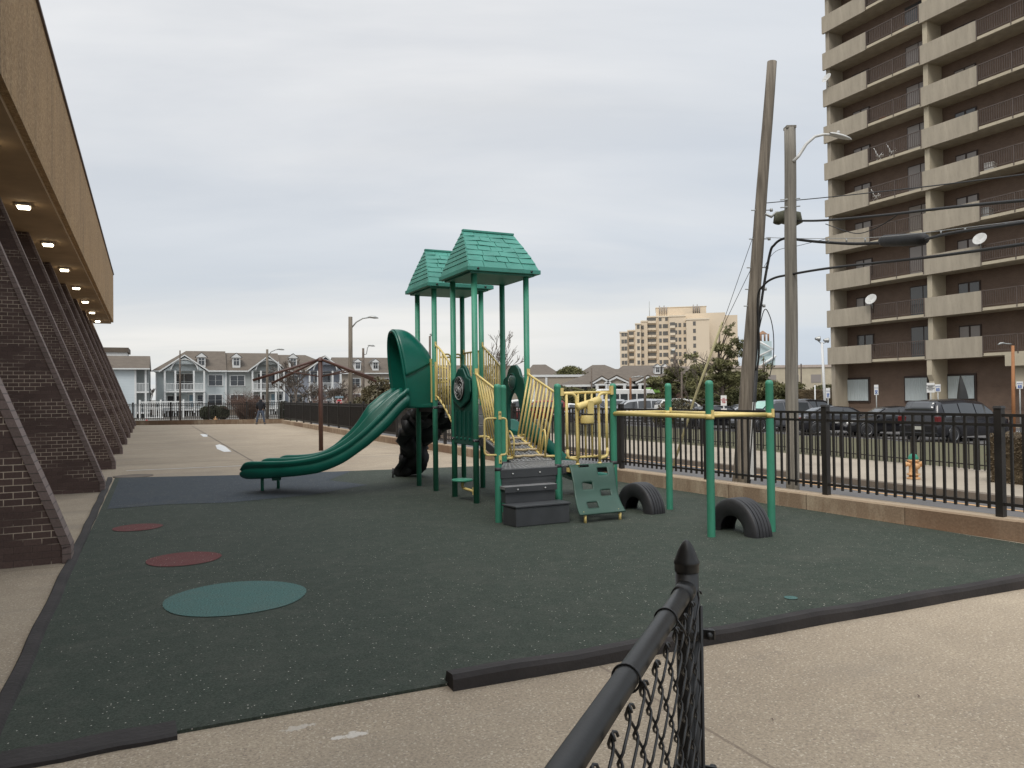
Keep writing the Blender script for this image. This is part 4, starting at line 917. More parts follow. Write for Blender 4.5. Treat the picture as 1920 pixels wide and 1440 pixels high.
simplepole('street_lamp', 'tall brown wooden lamp pole with curved arm above the screened fence', 657, 594, 42, .13, M['wood'], [(659, 615), (668, 604), (680, 597), (693, 595)], r1=.11)
simplepole('street_lamp', 'slender pole with small hooked lamp right of the tall lamp pole', 681, 653, 62, .12, M['bark'], [(682, 665), (687, 664), (689, 652), (692, 648)])
simplepole('street_lamp', 'lamp pole with long arm before the gabled porch of the blue house', 501, 655, 62, .12, M['wood'], [(502, 668), (508, 660), (516, 656), (522, 655)])
simplepole('flag_pole', 'bare metal pole before the left gable of the blue house', 337.5, 657, 61, .085, M['bark'], cat='pole', r1=.05)
simplepole('utility_post', 'short white pole between lamp pole and blue house', 522, 678, 63, .07, M['galv'], cat='pole')
simplepole('flood_light_pole', 'brown pole with one flood lamp in front of the yellow hotel', 1265, 662, 75, .16, M['bark'], fl=[(1262, 657)], cat='floodlight')
simplepole('flood_light_pole', 'leaning white pole with two flood lamps beside the tall building', 1548, 642, 50, .10, M['trimwhite'], fl=[(1533, 635), (1549, 638)], px1=1541, cat='floodlight')
simplepole('parking_lamp', 'dark square lamp post between the portico and the white cars', 1209, 705, 58, .11, M['bark'], [(1209, 707), (1203, 706), (1200, 706)], hs=.5)
simplepole('parking_lamp', 'rusty lamp post in front of the portico gable', 1182, 708, 66, .12, mat('rust', (.22, .11, .06), .8), [(1182, 709), (1186, 707), (1190, 707)], hs=.5)
simplepole('parking_lamp', 'thin dark post beside the round shrub', 1278, 697, 52, .08, M['bark'], cat='pole')
simplepole('utility_post', 'thin brown pole before the beige long wall', 1109, 690, 85, .10, M['bark'], cat='pole')
simplepole('utility_post', 'thin pole on the low beige wall left of the tall building', 1502, 682, 70, .08, M['bark'], cat='pole')
simplepole('bollard_post', 'pale short marker post in front of the brown hedge wall', 1528, 722, 48, .05, M['trimwhite'], cat='pole')
simplepole('parking_lamp', 'orange and brown lamp post before the entrance canopy', 1899, 648, 34, .085, mat('orange rust', (.34, .15, .06), .7), [(1896, 645), (1888, 644.5), (1882, 644)], hs=.45)
simplepole('utility_pole', 'far wooden pole seen between the tower posts', 806, 630, 70, .13, M['bark'], cat='utility pole', fl=[(809, 627)])
# signs
def text_mesh(s, size, m, parent, loc, rot=(PI / 2, 0, 0), name='lettering', bold=0.0, ext=.003):
    cu = bpy.data.curves.new('t', 'FONT'); cu.body = s; cu.size = size; cu.align_x = 'CENTER'; cu.align_y = 'CENTER'; cu.extrude = ext; cu.offset = bold; cu.space_line = .85; cu.resolution_u = 3
    o = bpy.data.objects.new('t', cu); COL.objects.link(o); bpy.context.view_layer.update(); dg = bpy.context.evaluated_depsgraph_get()
    me = bpy.data.meshes.new_from_object(o.evaluated_get(dg)); bpy.data.objects.remove(o); me.materials.clear(); me.materials.append(m)
    ob = bpy.data.objects.new(name, me); COL.objects.link(ob); ob.parent = parent; ob.location = loc; ob.rotation_euler = rot; return ob
M['signred'] = mat('sign red', (.42, .03, .04), .5); M['signblue'] = mat('sign blue', (.04, .11, .35), .5); M['signink'] = mat('sign ink', (.05, .05, .05), .6); M['signgreen'] = mat('street sign blue', (.22, .32, .38), .5)
def facing(p): return math.atan2(p.x, p.y) * -1
ALIAS = []
def sign(label, px, py, Y, w, h, txt, size, m, bm, z0=-.45, kind='rect', sym=None, name='parking_sign', postm='galv', face=None):
    c = A(px, py, Y); t = thing(name, label, 'sign', (c.x, c.y, z0), facing(c) if face is None else face)
    zc = c.z - z0; MB().tube([(0, .03, 0), (0, .03, zc + h / 2)], .03, 8).build('post', M[postm], t)
    if kind == 'oct':
        r = w / 2 / math.cos(PI / 8)
        for rr, mm, y in ((r, M['white'], -.004), (r * .93, bm, -.012)):
            pl_ = MB().prism([(rr * math.cos(PI / 8 + k * PI / 4), y, zc + rr * math.sin(PI / 8 + k * PI / 4)) for k in range(8)], (0, .006, 0)).build('plate', mm, t)
    else:
        MB().b2((-w / 2, -.006, zc - h / 2), (w / 2, .004, zc + h / 2)).build('plate', bm, t)
    if txt: text_mesh(txt, size, m, t, (0, -.016, zc + (h * .2 if sym else 0)), bold=size * .012)
    if sym: MB().b2((-w * .3, -.012, zc - h * .42), (w * .3, -.007, zc - h * .02)).build('symbol_plate', M['signblue'], t); wheelchair(t, 0, -.015, zc - h * .22, h * .18)
    return t
def wheelchair(par, x, y, z, s):
    mb = MB(); mb.tube(arc((x, y, z - s * .25), s * .5, R(120), R(400), 14), s * .09, 5); mb.tube([(x - s * .05, y, z + s * .6), (x, y, z + s * .05), (x + s * .42, y, z + s * .05), (x + s * .6, y, z - s * .7)], s * .1, 5)
    mb.lathe([(0, -.004), (s * .16, -.002), (s * .16, .002)], (x - s * .05, y, z + s * .85), 8, 'Y', cap=False); mb.build('wheelchair_symbol', M['white'], par)
st_ = sign('red octagonal STOP sign with blue street plates above, behind the screened fence', 636, 754, 56, .44, .44, 'STOP', .165, M['white'], M['signred'], kind='oct', name='stop_sign')
zc = A(636, 745.5, 56).z + .45
MB().b2((-.30, -.02, zc - .02), (.30, 0, zc + .10)).build('street_plate', M['signgreen'], st_)
sign('white sign with black lines fixed before the beige column', 1745, 727, 41, .38, .52, 'RESIDENT\nPERMIT\nPARKING\nONLY', .085, M['signink'], M['white'], sym=None)
sign('small disabled parking sign right of the white lettered sign', 1758.5, 727.5, 41, .26, .40, 'RESERVED', .05, M['signblue'], M['white'], sym=1)
sign('disabled parking sign on a post between the two curtained windows', 1643, 731, 44, .22, .58, 'RESERVED', .045, M['signblue'], M['white'], sym=1)
sign('disabled parking sign beside the beige corner column', 1552.5, 737, 44, .22, .58, 'RESERVED', .045, M['signblue'], M['white'], sym=1)
sign('disabled parking sign at the right edge near the orange post', 1912, 722, 38, .27, .36, 'RESERVED', .05, M['signblue'], M['white'], sym=1)
s_ = sign('red and white parking sign left of the leaning pole', 1357, 751, 30, .22, .40, 'NO\nPARKING\nANY\nTIME', .062, M['signred'], M['white'])
zc = A(1357, 769, 30).z + .45; MB().b2((-.11, -.006, zc - .09), (.11, .004, zc + .06)).build('plate', M['white'], s_); MB().tube([(-.07, -.012, zc), (.07, -.012, zc)], .012, 6).build('arrow', M['signred'], s_)
# hydrants
def hydrant(label, px, py, z, Y=None, s=1.0, top=None, body=None):
    p = P(px, py, z) if Y is None else V3((A(px, py, Y).x, Y, z)); t = thing('fire_hydrant', label, 'hydrant', p, 0, None)
    b_ = MB(); b_.lathe([(.15, 0), (.15, .04), (.105, .05), (.10, .42), (.13, .43), (.13, .47), (.10, .48)], n=18).lathe([(.05, -.19), (.05, .19)], (0, 0, .36), 12, 'X').lathe([(.065, -.23), (.065, -.17)], (0, 0, .36), 8, 'X').lathe([(.065, .17), (.065, .23)], (0, 0, .36), 8, 'X').lathe([(.07, -.2), (.07, 0)], (0, 0, .32), 12, 'Y').lathe([(.15, .10), (.15, .13)], (0, 0, 0), 12)
    b_.build('barrel', body, t); MB().lathe([(.12, .48), (.115, .53), (.08, .59), (.03, .62), (.025, .66), (0, .665)], n=16, cap=False).build('bonnet', top, t)
    t.scale = (s, s, s); return t
M['hydor'] = mat('hydrant orange', (.62, .36, .17), .6, .2, 8); M['hydgr'] = mat('hydrant green', (.03, .24, .15), .5)
h = hydrant('orange fire hydrant with green bonnet on the pavement seen through the fence', 1713, 898, -.36, s=.98, top=M['hydgr'], body=M['hydor'])
hydrant('small pale orange hydrant beyond the far fence before the hedge', 404, 783, -.4, 62, 1.1, M['hydor'], M['hydor'])
hydrant('small red hydrant beyond the far fence near the buttresses', 275, 787, -.4, 61, .9, M['signred'], M['signred'])
# brown hedge pier at the end of the street fence
q0 = P(2010, 912, -.36)
# ---------------------------------------------------------------- shade frame
sf = thing('shade_frame', 'bare brown steel shade canopy frame with four sloping arms', 'canopy frame', P(602, 845))
MB().tube([(0, 0, -.02), (0, 0, 3.0)], .072, 14).build('post', M['brownsteel'], sf)
MB().lathe([(.10, 2.96), (.085, 3.04), (.04, 3.08), (0, 3.09)], n=12, cap=False).build('cap', M['brownsteel'], sf)
for ang, L, z in ((198, 2.12, 2.33), (163, 1.85, 2.25), (-18, 1.95, 2.36), (22, 1.85, 2.28)):
    d = V3((math.cos(R(ang)), math.sin(R(ang)), 0)); e = d * L + V3((0, 0, z)); mb = MB(); mb.tube([(0, 0, 3.02), e], .042, 8); o = mb.build('arm', M['brownsteel'], sf)
    m_ = V3((0, 0, 3.02)).lerp(e, .55); MB().tube([(0, 0, 2.44), m_], .022, 6).build('strut', M['brownsteel'], o)
# ---------------------------------------------------------------- person
def person(loc, rz):
    p = thing('person', 'person in dark hooded jacket and blue jeans standing at the far fence', 'person', loc, rz)
    def skin(name, J, E, m, sub=2):
        me = bpy.data.meshes.new(name); me.from_pydata([j[:3] for j in J], E, []); o = bpy.data.objects.new(name, me); COL.objects.link(o)
        sk = o.modifiers.new('s', 'SKIN'); su = o.modifiers.new('u', 'SUBSURF'); su.levels = sub; su.render_levels = sub
        for i, j in enumerate(J): me.skin_vertices[0].data[i].radius = (j[3], j[4] if len(j) > 4 else j[3])
        me.skin_vertices[0].data[0].use_root = True; bpy.context.view_layer.update(); dg = bpy.context.evaluated_depsgraph_get(); m2 = bpy.data.meshes.new_from_object(o.evaluated_get(dg)); bpy.data.objects.remove(o)
        m2.materials.clear(); m2.materials.append(m); ob = bpy.data.objects.new(name, m2); COL.objects.link(ob); ob.parent = p
        for pl_ in m2.polygons: pl_.use_smooth = True
        return ob
    skinm = mat('skin', (.30, .19, .14), .6, .05); jeans = mat('blue jeans', (.075, .095, .135), .85, .2, 8); jk = mat('dark hooded jacket', (.012, .013, .018), .85, .2, 6)
    # body (feet, legs, trunk, head, arms)
    J = [(0, 0, .93, .13, .10), (-.11, 0, .86, .085), (-.19, .01, .48, .06), (-.24, .02, .09, .042), (-.26, -.12, .035, .04, .03), (.11, 0, .86, .085), (.20, .01, .48, .06), (.27, .02, .09, .042), (.29, -.12, .035, .04, .03),
         (0, 0, 1.15, .14, .10), (0, 0, 1.38, .15, .09), (0, .0, 1.49, .055), (0, -.02, 1.57, .075), (0, -.02, 1.66, .085), (0, -.02, 1.72, .06),
         (-.17, 0, 1.41, .06), (-.25, -.02, 1.16, .045), (-.19, -.17, 1.0, .035), (-.12, -.24, .99, .03), (.17, 0, 1.41, .06), (.25, -.02, 1.16, .045), (.19, -.17, 1.0, .035), (.12, -.24, .99, .03)]
    E = [(0, 1), (1, 2), (2, 3), (3, 4), (0, 5), (5, 6), (6, 7), (7, 8), (0, 9), (9, 10), (10, 11), (11, 12), (12, 13), (13, 14), (10, 15), (15, 16), (16, 17), (17, 18), (10, 19), (19, 20), (20, 21), (21, 22)]
    skin('body', J, E, skinm)
    skin('jeans', [(0, 0, .93, .155, .125), (-.11, 0, .84, .105), (-.19, .01, .48, .08), (-.245, .02, .10, .065), (.11, 0, .84, .105), (.20, .01, .48, .08), (.275, .02, .10, .065), (0, 0, 1.02, .15, .12)], [(0, 1), (1, 2), (2, 3), (0, 4), (4, 5), (5, 6), (0, 7)], jeans)
    skin('hooded_jacket', [(0, 0, 1.18, .175, .135), (0, 0, .86, .185, .15), (0, 0, 1.40, .185, .125), (0, .03, 1.50, .10, .10), (0, .01, 1.60, .105, .11), (0, 0, 1.70, .10, .105), (-.20, 0, 1.42, .085), (-.28, -.02, 1.16, .07), (-.20, -.17, 1.01, .055), (.20, 0, 1.42, .085), (.28, -.02, 1.16, .07), (.20, -.17, 1.01, .055)], [(0, 1), (0, 2), (2, 3), (3, 4), (4, 5), (2, 6), (6, 7), (7, 8), (2, 9), (9, 10), (10, 11)], jk)
    for sx in (-.26, .29): MB().box((sx, -.05, .045), (.11, .28, .09), 0, .8).build('shoe', M['signink'], p, bevel=.02)
    return p
pp_ = P(489, 795.5); person((pp_.x, pp_.y, 0), PI + .1)
# ---------------------------------------------------------------- tall apartment block
ab = thing('apartment_block', 'tall brown brick apartment block with beige concrete balconies', 'building', (0, 0, 0), BR)
AX = 46.15; BF = 41.85; BW = 7.98; FH = 2.778; Z1 = 3.78; NF = 12; NB = 3
ztop = Z1 + NF * FH + .6
MB().b2((47.75, BF - NB * BW - .2, -.6), (66, BF - .02, ztop)).build('wall', M['aptbrick'], ab)
# columns (fins) at each bay line
for k in range(NB + 1):
    b = BF - k * BW; MB().b2((AX + .22, b - .34, -.6), (47.74, b, ztop)).build('column', M['aptlight' if k else 'aptbeige'], ab)
    if k: MB().prism([(AX + .20, b + .002, 2.4), (AX + .20, b + .002, Z1 - .02), (AX + .02, b + .002, Z1 - .02), (AX + .02, b + .002, 2.75)], (0, -.344, 0)).build('corbel', M['aptlight'], ab)
proto = {}
def part(key, mbf, name, m, loc):
    if key not in proto: o = mbf().build(name, m, ab); o.location = loc; proto[key] = o; return o
    return copyo(proto[key], ab, loc)
SP = 3.75
def railing():
    mb = MB(); L = BW - SP - .06; mb.box((.03, -L / 2, 1.08), (.05, L, .05)); mb.box((.03, -L / 2, .17), (.04, L, .04)); n = 30
    for k in range(n + 1): mb.box((.03, -L * k / n, .62), (.028, .028, .92))
    for k in (0, .5, .985): mb.box((.0, -L * k - .03, .5), (.08, .06, 1.2))
    return mb
def winpair():
    return MB().b2((-.05, -.74, -.3), (.02, .74, .95))
def panes(): mb = MB(); mb.b2((-.075, -.66, -.2), (-.055, -.07, .86)); mb.b2((-.075, .07, -.2), (-.055, .66, .86)); return mb
rnd = random.Random(5)
M['blinds'] = mat('drawn blinds', (.30, .27, .24), .7, .1, 3, stretch=(1, 1, 12))
for f in range(NF):
    z = Z1 + f * FH
    for k in range(NB):
        b = BF - k * BW
        part('slab', lambda: MB().b2((.06, -BW + .002, 0), (1.6, .0, .20)), 'slab', M['aptbeige'], (AX, b, z))
        part('par', lambda: MB().b2((0, -SP, .0), (.16, .12, 1.27)), 'parapet', M['aptbeige'], (AX - .02, b, z - .02))
        part('edge', lambda: MB().b2((0, -BW + SP + .03, .02), (.065, -.03, .2)), 'slab_edge', M['aptlight'], (AX - .02, b - SP, z))
        if AB(V3((0, 0, 0))) is not None: part('rail', railing, 'railing', M['rail'], (AX, b - SP - .02, z + .16))
        w = part('win', winpair, 'window', mat('dark frame', (.05, .032, .025), .6) if 'win' not in proto else None, (47.75, b - 1.95, z + 1.18))
        mm = rnd.choice(['window2', 'window2', 'window', 'blinds'])
        kk = 'pane' + mm
        if kk not in proto: o = panes().build('panes', M[mm], w); proto[kk] = o
        else: copyo(proto[kk], w, (0, 0, 0))
        d = part('door', lambda: MB().b2((-.05, -1.0, 0), (.02, 1.0, 2.15)), 'balcony_door', proto['win'].data.materials[0], (47.75, b - 6.7, z + .2))
        mm = ['window', 'window2', 'window', 'blinds'][rnd.randrange(4)]; kk = 'dp' + mm
        if kk not in proto: o = MB().b2((-.075, -.93, .06), (-.055, -.04, 2.08)).b2((-.075, .04, .06), (-.055, .93, 2.08)).build('door_panes', M[mm], d); proto[kk] = o
        else: copyo(proto[kk], d, (0, 0, 0))
# ground floor windows with curtains
def apix(px, py, a):   # site b,z of a pixel on the plane a
    d = ray(px, py); n = V3((cb, sb, 0)); t = a / d.dot(n); p = CP + d * t; return AB(p)[1], p.z
for x0, y0, x1, y1, kind in ((1590, 711, 1629, 752, 0), (1698, 708, 1740, 752, 0), (1778, 704, 1828, 748, 1)):
    b0, zt = apix(x0, y0, 47.7); b1, zb = apix(x1, y1, 47.7); zt, zb = (zt + apix(x1, y0, 47.7)[1]) / 2, (zb + apix(x0, y1, 47.7)[1]) / 2
    w = MB().b2((47.68, b1 - .12, zb - .12), (47.752, b0 + .12, zt + .12)).build('window', proto['win'].data.materials[0], ab)
    MB().b2((47.655, b1, zb), (47.675, b0, zt)).build('pane', M['window'], w)
    mb = MB(); n = 60
    def cur(u, v):
        y = b0 + (b1 - b0) * u; x = 47.63 + .018 * math.sin(u * 70)
        return V3((x, y, zb + .03 + (zt - zb - .06) * v))
    if kind == 0: mb.grid(cur, n, 2)
    else:
        for s0, s1, o_, q_ in ((0, .47, 0, .34), (1, .53, 1, .78)):
            def c2(u, v, s0=s0, s1=s1, q_=q_):
                e = q_ + (s1 - q_) * v ** 1.3; uu = s0 + (e - s0) * u; return V3((47.63 + .018 * math.sin(u * 40), b0 + (b1 - b0) * uu, zb + .03 + (zt - zb - .06) * v))
            mb.grid(c2, 30, 6)
    mb.build('curtain', M['curtain'], w)
b0, z0 = apix(1884, 668, 43.2)
MB().b2((43.2, 10, 3.05), (47.7, b0, 3.72)).build('entrance_canopy', M['aptlight'], ab); MB().b2((43.6, b0 - .9, 1.9), (44.0, b0 - .3, 3.05)).build('canopy_leg', M['aptlight'], ab)
MB().b2((47.55, 12, 0), (47.74, b0 - 1.5, 3.0)).build('entrance_wall', mat('red painted wall', (.15, .06, .055), .8), ab)
MB().b2((47.4, BF - 15, -.4), (47.74, BF - 1, .45)).build('plinth', M['aptbrick'], ab)
# satellite dishes and chairs on balconies
def dish(label, px, py, a, s=.42, tilt=0):
    b_, z_ = apix(px, py, a); p = W(a, b_, z_); t = thing('satellite_dish', label, 'satellite dish', p, BR)
    mb = MB(); mb.T = Matrix.Rotation(R(tilt), 4, 'X') @ Matrix.Rotation(R(28), 4, 'Y'); mb.lathe([(0, .0), (s * .5, -.03), (s, -.10), (s * 1.02, -.10), (s * .98, -.085), (s * .5, -.015), (0, .015)], n=24, axis='X', cap=False); mb.build('reflector', M['greymetal'], t)
    MB().tube([(0, 0, 0), (.05, 0, -.5), (.12, 0, -.62)], .025, 7).tube([(.02, 0, -.1), (-.35, 0, -.12)], .012, 6).build('mount', M['galv'], t)
dish('satellite dish on the corner balcony near the top left of the tall building', 1551, 147, 46.0, .38)
dish('satellite dish on the second balcony parapet above the parking lot', 1634, 562, 46.0, .40, 20)
dish('satellite dish over the right bay behind the splice case cable', 1838, 449, 46.0, .40, 20)
def bchair(label, px, py, grp='white chairs on the balconies'):
    b_, z_ = apix(px, py + 10, 46.7); z_ = Z1 + FH * math.floor((z_ - Z1 + .3) / FH) + .203; p = W(46.7, b_, z_); t = thing('balcony_chair', label, 'chair', p, BR + .5, None); mb = MB()
    for x in (-.22, .22):
        mb.tube([(x, -.22, 0), (x, .2, .62)], .02, 6); mb.tube([(x, .25, 0), (x, -.2, .60)], .02, 6); mb.tube([(x, .1, .42), (x, .34, 1.0)], .02, 6)
    mb.box((0, 0, .43), (.46, .44, .03)); mb.build('frame', M['white'], t); MB().prism([(-.22, .16, .5), (.22, .16, .5), (.22, .32, .98), (-.22, .32, .98)], (0, .02, 0)).build('backrest', M['white'], t)
bchair('left of two white folding chairs behind the railing high on the left bay', 1650, 300); bchair('right of two white folding chairs behind the railing high on the left bay', 1674, 291); bchair('white folding chair behind the balcony railing level with the highest thin cable', 1644, 377)
def bitem(name, label, cat, px, py, build_, m):
    b_, z_ = apix(px, py, 46.9); z_ = Z1 + FH * math.floor((z_ - Z1 + .3) / FH) + .203; p = W(46.9, b_, z_); t = thing(name, label, cat, p, BR + .3); build_().build('body', m, t, bevel=.01); return t
M['terra'] = mat('terracotta', (.25, .11, .06), .8)
bitem('storage_box', 'pale storage box behind the railing on the right bay above the chairs', 'box', 1856, 256, lambda: MB().b2((-.35, -.25, 0), (.35, .25, .5)).b2((-.38, -.28, .5), (.38, .28, .56)), M['greymetal'])
bitem('storage_box', 'grey storage box behind the railing on the right bay just above the thick bundled cable', 'box', 1850, 372, lambda: MB().b2((-.5, -.25, 0), (.5, .25, .55)).b2((-.53, -.28, .55), (.53, .28, .6)), M['galv'])
bitem('plant_pot', 'terracotta pot on the balcony at the top left of the tall building', 'plant pot', 1700, 52, lambda: MB().lathe([(.16, 0), (.22, .3), (.25, .31), (.25, .36), (.2, .36)], n=14), M['terra'])
bitem('plant_pot', 'terracotta pot behind the railing above the two white folding chairs', 'plant pot', 1655, 228, lambda: MB().lathe([(.16, 0), (.22, .3), (.25, .31), (.25, .36), (.2, .36)], n=14), M['terra'])
# low beige building and red-brown hedge wall left of the block
bw = thing('low_building', 'long low beige building far behind the poles, left of the tall block', 'building', A(1560, 700, 150) * V3((1, 1, 0)) if False else V3((50, 150, -.5)), 0)
MB().b2((-20, 0, 0), (22, 20, 7.0)).build('wall', M['aptlight'], bw); MB().b2((-20.2, -.2, 7.0), (22.2, 20, 7.5)).build('parapet', mat('pale roof edge', (.45, .38, .33), .8), bw)
for k in range(9): MB().b2((-18 + 4.4 * k, -.05, 4.0), (-16 + 4.4 * k, .05, 5.6)).build('window', M['window2'], bw)
# ---------------------------------------------------------------- yellow hotel
def hz(px, py, Y): return A(px, py, Y)
HY = 300.0; hx0 = hz(1163, 700, HY).x; mpp = HY / F
M['hwin'] = mat('far window grey', (.12, .115, .105), .5)
ht = thing('hotel_tower', 'large cream stepped hotel tower with antennas on its roof far away', 'building', (hx0, HY, -.5), R(-11))
M['cream'] = mat('cream hotel render', (.66, .555, .42), .85, .05, .06); M['cream2'] = mat('cream hotel trim', (.70, .61, .48), .85, .05, .06)
def hX(px): return (px - 1163) * mpp
def hZ(py, px=1250): return CAM_H + (738.5 - py) * mpp + .5
blocks = [(1163, 1177, 624, 0), (1177, 1192, 620, 3), (1192, 1202, 609, 0), (1202, 1214, 603, 3), (1214, 1235, 594, 5), (1235, 1254, 597, 0), (1254, 1284, 598, -3), (1284, 1324, 607, -8)]
def slantbox(x0, x1, zt, y, dy, dep=30):
    return MB().prism([(hX(x0), y, 0), (hX(x1), y + dy, 0), (hX(x1), dep, 0), (hX(x0), dep, 0)], (0, 0, zt))
for i, (x0, x1, yt, yo) in enumerate(blocks):
    s_ = slantbox(x0, x1, hZ(yt), yo, 0).build('wing', M['cream'], ht)
    MB().b2((hX(x0) - .15, yo - .25, hZ(yt)), (hX(x1) + .15, yo + 6, hZ(yt) + .5)).build('coping', M['cream2'], s_)
MB().b2((hX(1214), 10, 0), (hX(1339), 34, hZ(590))).build('wing', M['cream'], ht); MB().b2((hX(1284), 3, 0), (hX(1356), 40, hZ(590))).build('wing', M['cream'], ht); MB().b2((hX(1322), 6, 0), (hX(1379), 45, hZ(594))).build('wing', M['cream'], ht)
MB().b2((hX(1230), 14, 0), (hX(1325), 34, hZ(572))).build('penthouse', M['cream'], ht)
MB().b2((hX(1229), 13.8, hZ(572)), (hX(1326), 34, hZ(571))).build('coping', M['cream2'], ht)
for x0, x1 in ((1237, 1250), (1301, 1312)):
    for k in range(4):
        x = hX(x0 + (x1 - x0) * k / 3); MB().tube([(x, 13.5, hZ(585)), (x, 13.5, hZ(568 + (k % 2) * 3))], .22, 6).build('antenna', M['window2'], ht)
MB().tube([(hX(1218), 8, hZ(600)), (hX(1218), 8, hZ(562))], .14, 6).build('antenna', M['galv'], ht)
rows = 7; wp = None
def hwin(px, y, row0, n, w=3.4, kind='w'):
    global wp
    for r_ in range(row0, n):
        z = hZ(688 - 13.3 * r_ - 8)
        if wp is None: wp = MB().b2((-.5, -.08, -.75), (.5, .02, .75)).build('window', M['hwin'], ht); wp.location = (hX(px), y, z)
        else: copyo(wp, ht, (hX(px), y, z))
for px, y, n in ((1168.5, 0, 5), (1174, 0, 5), (1197.5, 0, 6), (1205, 3, 6), (1238, 0, 7), (1245, 0, 6), (1249.5, 0, 7), (1266, -3, 6), (1273, -3, 6), (1282, -3, 6), (1298, -8, 6), (1311, 0, 0)): hwin(px, y, 0, n)
bp = None
for px, y, n in ((1184, 3, 5), (1217.5, 5, 7), (1225.5, 5, 7), (1260, -3, 6)):
    for r_ in range(n):
        z = hZ(688 - 13.3 * r_ - 8)
        if bp is None:
            bp = MB().b2((-.95, -.06, -1.1), (.95, .02, 1.1)).build('balcony_recess', M['hwin'], ht); bp.location = (hX(px), y, z)
            br_ = MB().b2((-.95, -.7, -1.1), (.95, -.1, -.2)).build('balcony', M['cream2'], bp)
        else: c = copyo(bp, ht, (hX(px), y, z)); copyo(br_, c, (0, 0, 0))
# water slide tower
wt = thing('lookout_tower', 'white and pale blue stair tower with small roofed lookout far away', 'tower', V3((hz(1437, 700, 210).x, 210, -.5)), 0)
k_ = 210 / F
def tz(py): return CAM_H + (736 - py) * k_ + .5
M['paleblue'] = mat('pale blue cladding', (.47, .57, .58), .7, .04)
MB().b2((-17 * k_, 0, 0), (17 * k_, 6, tz(668))).build('stage', M['paleblue'], wt); MB().b2((-14 * k_, .5, tz(668)), (12 * k_, 6, tz(640))).build('stage', M['paleblue'], wt)
MB().b2((-20 * k_, -.5, 0), (24 * k_, -.1, tz(700))).build('base', M['trimwhite'], wt)
MB().tube([(-14 * k_, -.4, tz(668)), (12 * k_, -.4, tz(655)), (-12 * k_, -.4, tz(642))], .35, 6).tube([(-17 * k_, -.4, tz(690)), (17 * k_, -.4, tz(668))], .35, 6).build('stair_rail', M['trimwhite'], wt)
mb = MB()
for x in (-7, 7):
    for y in (1, 4): mb.tube([(x * k_, y, tz(640)), (x * k_, y, tz(626))], .25, 6)
mb.build('lookout_post', mat('lookout wood', (.25, .14, .08), .8), wt); MB().lathe([(10 * k_, tz(626)), (2 * k_, tz(620)), (0, tz(619))], (0, 2.5, 0), 4, cap=False).build('lookout_roof', bpy.data.materials['lookout wood'], wt)
MB().b2((8 * k_, -1, tz(705)), (26 * k_, 3, tz(690))).build('deck', M['trimwhite'], wt)
# ---------------------------------------------------------------- houses
def roofmat(name, c1, c2): return brickmat(name, c1, c2, (c1[0] * .6, c1[1] * .6, c1[2] * .6), .35, .16, .006, bmp=.1)
M['shingle'] = roofmat('brown shingle', (.145, .118, .09), (.125, .10, .078)); M['shingleg'] = roofmat('grey shingle', (.13, .125, .12), (.115, .11, .105))
def sidingmat(name, c):
    m, nt, b = newmat(name); v = coords(nt, 'UV'); w = N(nt, 'ShaderNodeTexWave', wave_type='BANDS', bands_direction='Y', wave_profile='SAW'); nt.links.new(v, w.inputs[0]); w.inputs['Scale'].default_value = 1.6
    n = ramp(nt, nz(nt, v, .5, 4), .3, .7); c_ = mix(nt, n, c4(c, .93), c4(c, 1.05)); c_ = mix(nt, ramp(nt, w.outputs[1], .85, 1.0), c_, c4(c, .72))
    nt.links.new(c_, b.inputs['Base Color']); b.inputs['Roughness'].default_value = .75; return m
M['sid_lb'] = sidingmat('pale blue siding', (.52, .57, .575)); M['sid_gg'] = sidingmat('sage grey siding', (.38, .405, .395)); M['sid_db'] = sidingmat('slate blue siding', (.27, .29, .335)); M['sid_w'] = sidingmat('white blue siding', (.56, .62, .645)); M['sid_bg'] = sidingmat('beige siding', (.40, .345, .28))
def house_window(par, x, z, w, h, y=-.0, mm='window', mull=1, name='window'):
    f = MB().b2((x - w / 2 - .12, y - .08, z - h / 2 - .12), (x + w / 2 + .12, y + .02, z + h / 2 + .12)).build(name, M['trimwhite'], par)
    mb = MB(); n = mull + 1
    for k in range(n):
        a = x - w / 2 + w * k / n; e = a + w / n; mb.b2((a + .035, y - .105, z - h / 2), (e - .035, y - .085, z - .02)); mb.b2((a + .035, y - .105, z + .02), (e - .035, y - .085, z + h / 2))
    mb.build('pane', M[mm], f); return f
def dormer(par, x, z, y, s=1.0):
    d = MB().b2((x - .62 * s, y, z), (x + .62 * s, y + 2.2, z + 1.75 * s)).build('dormer', M['trimwhite'], par)
    MB().prism([(x - .85 * s, y - .15, z + 1.70 * s), (x + .85 * s, y - .15, z + 1.70 * s), (x, y - .15, z + 2.38 * s)], (0, .12, 0)).build('pediment', M['trimwhite'], d)
    MB().prism([(x - .95 * s, y - .17, z + 1.70 * s), (x, y - .17, z + 2.44 * s), (x + .95 * s, y - .17, z + 1.70 * s), (x + .95 * s, y - .17, z + 1.76 * s), (x, y - .17, z + 2.52 * s), (x - .95 * s, y - .17, z + 1.76 * s)], (0, 2.6, 0)).build('dormer_roof', M['shingleg'], d)
    MB().b2((x - .42 * s, y - .04, z + .35), (x + .42 * s, y + .02, z + 1.55 * s)).build('pane', M['window'], d)
    mb = MB(); mb.b2((x - .02, y - .07, z + .35), (x + .02, y - .045, z + 1.55 * s)); mb.b2((x - .42 * s, y - .071, z + .92), (x + .42 * s, y - .046, z + .97)); mb.build('muntin', M['trimwhite'], d)
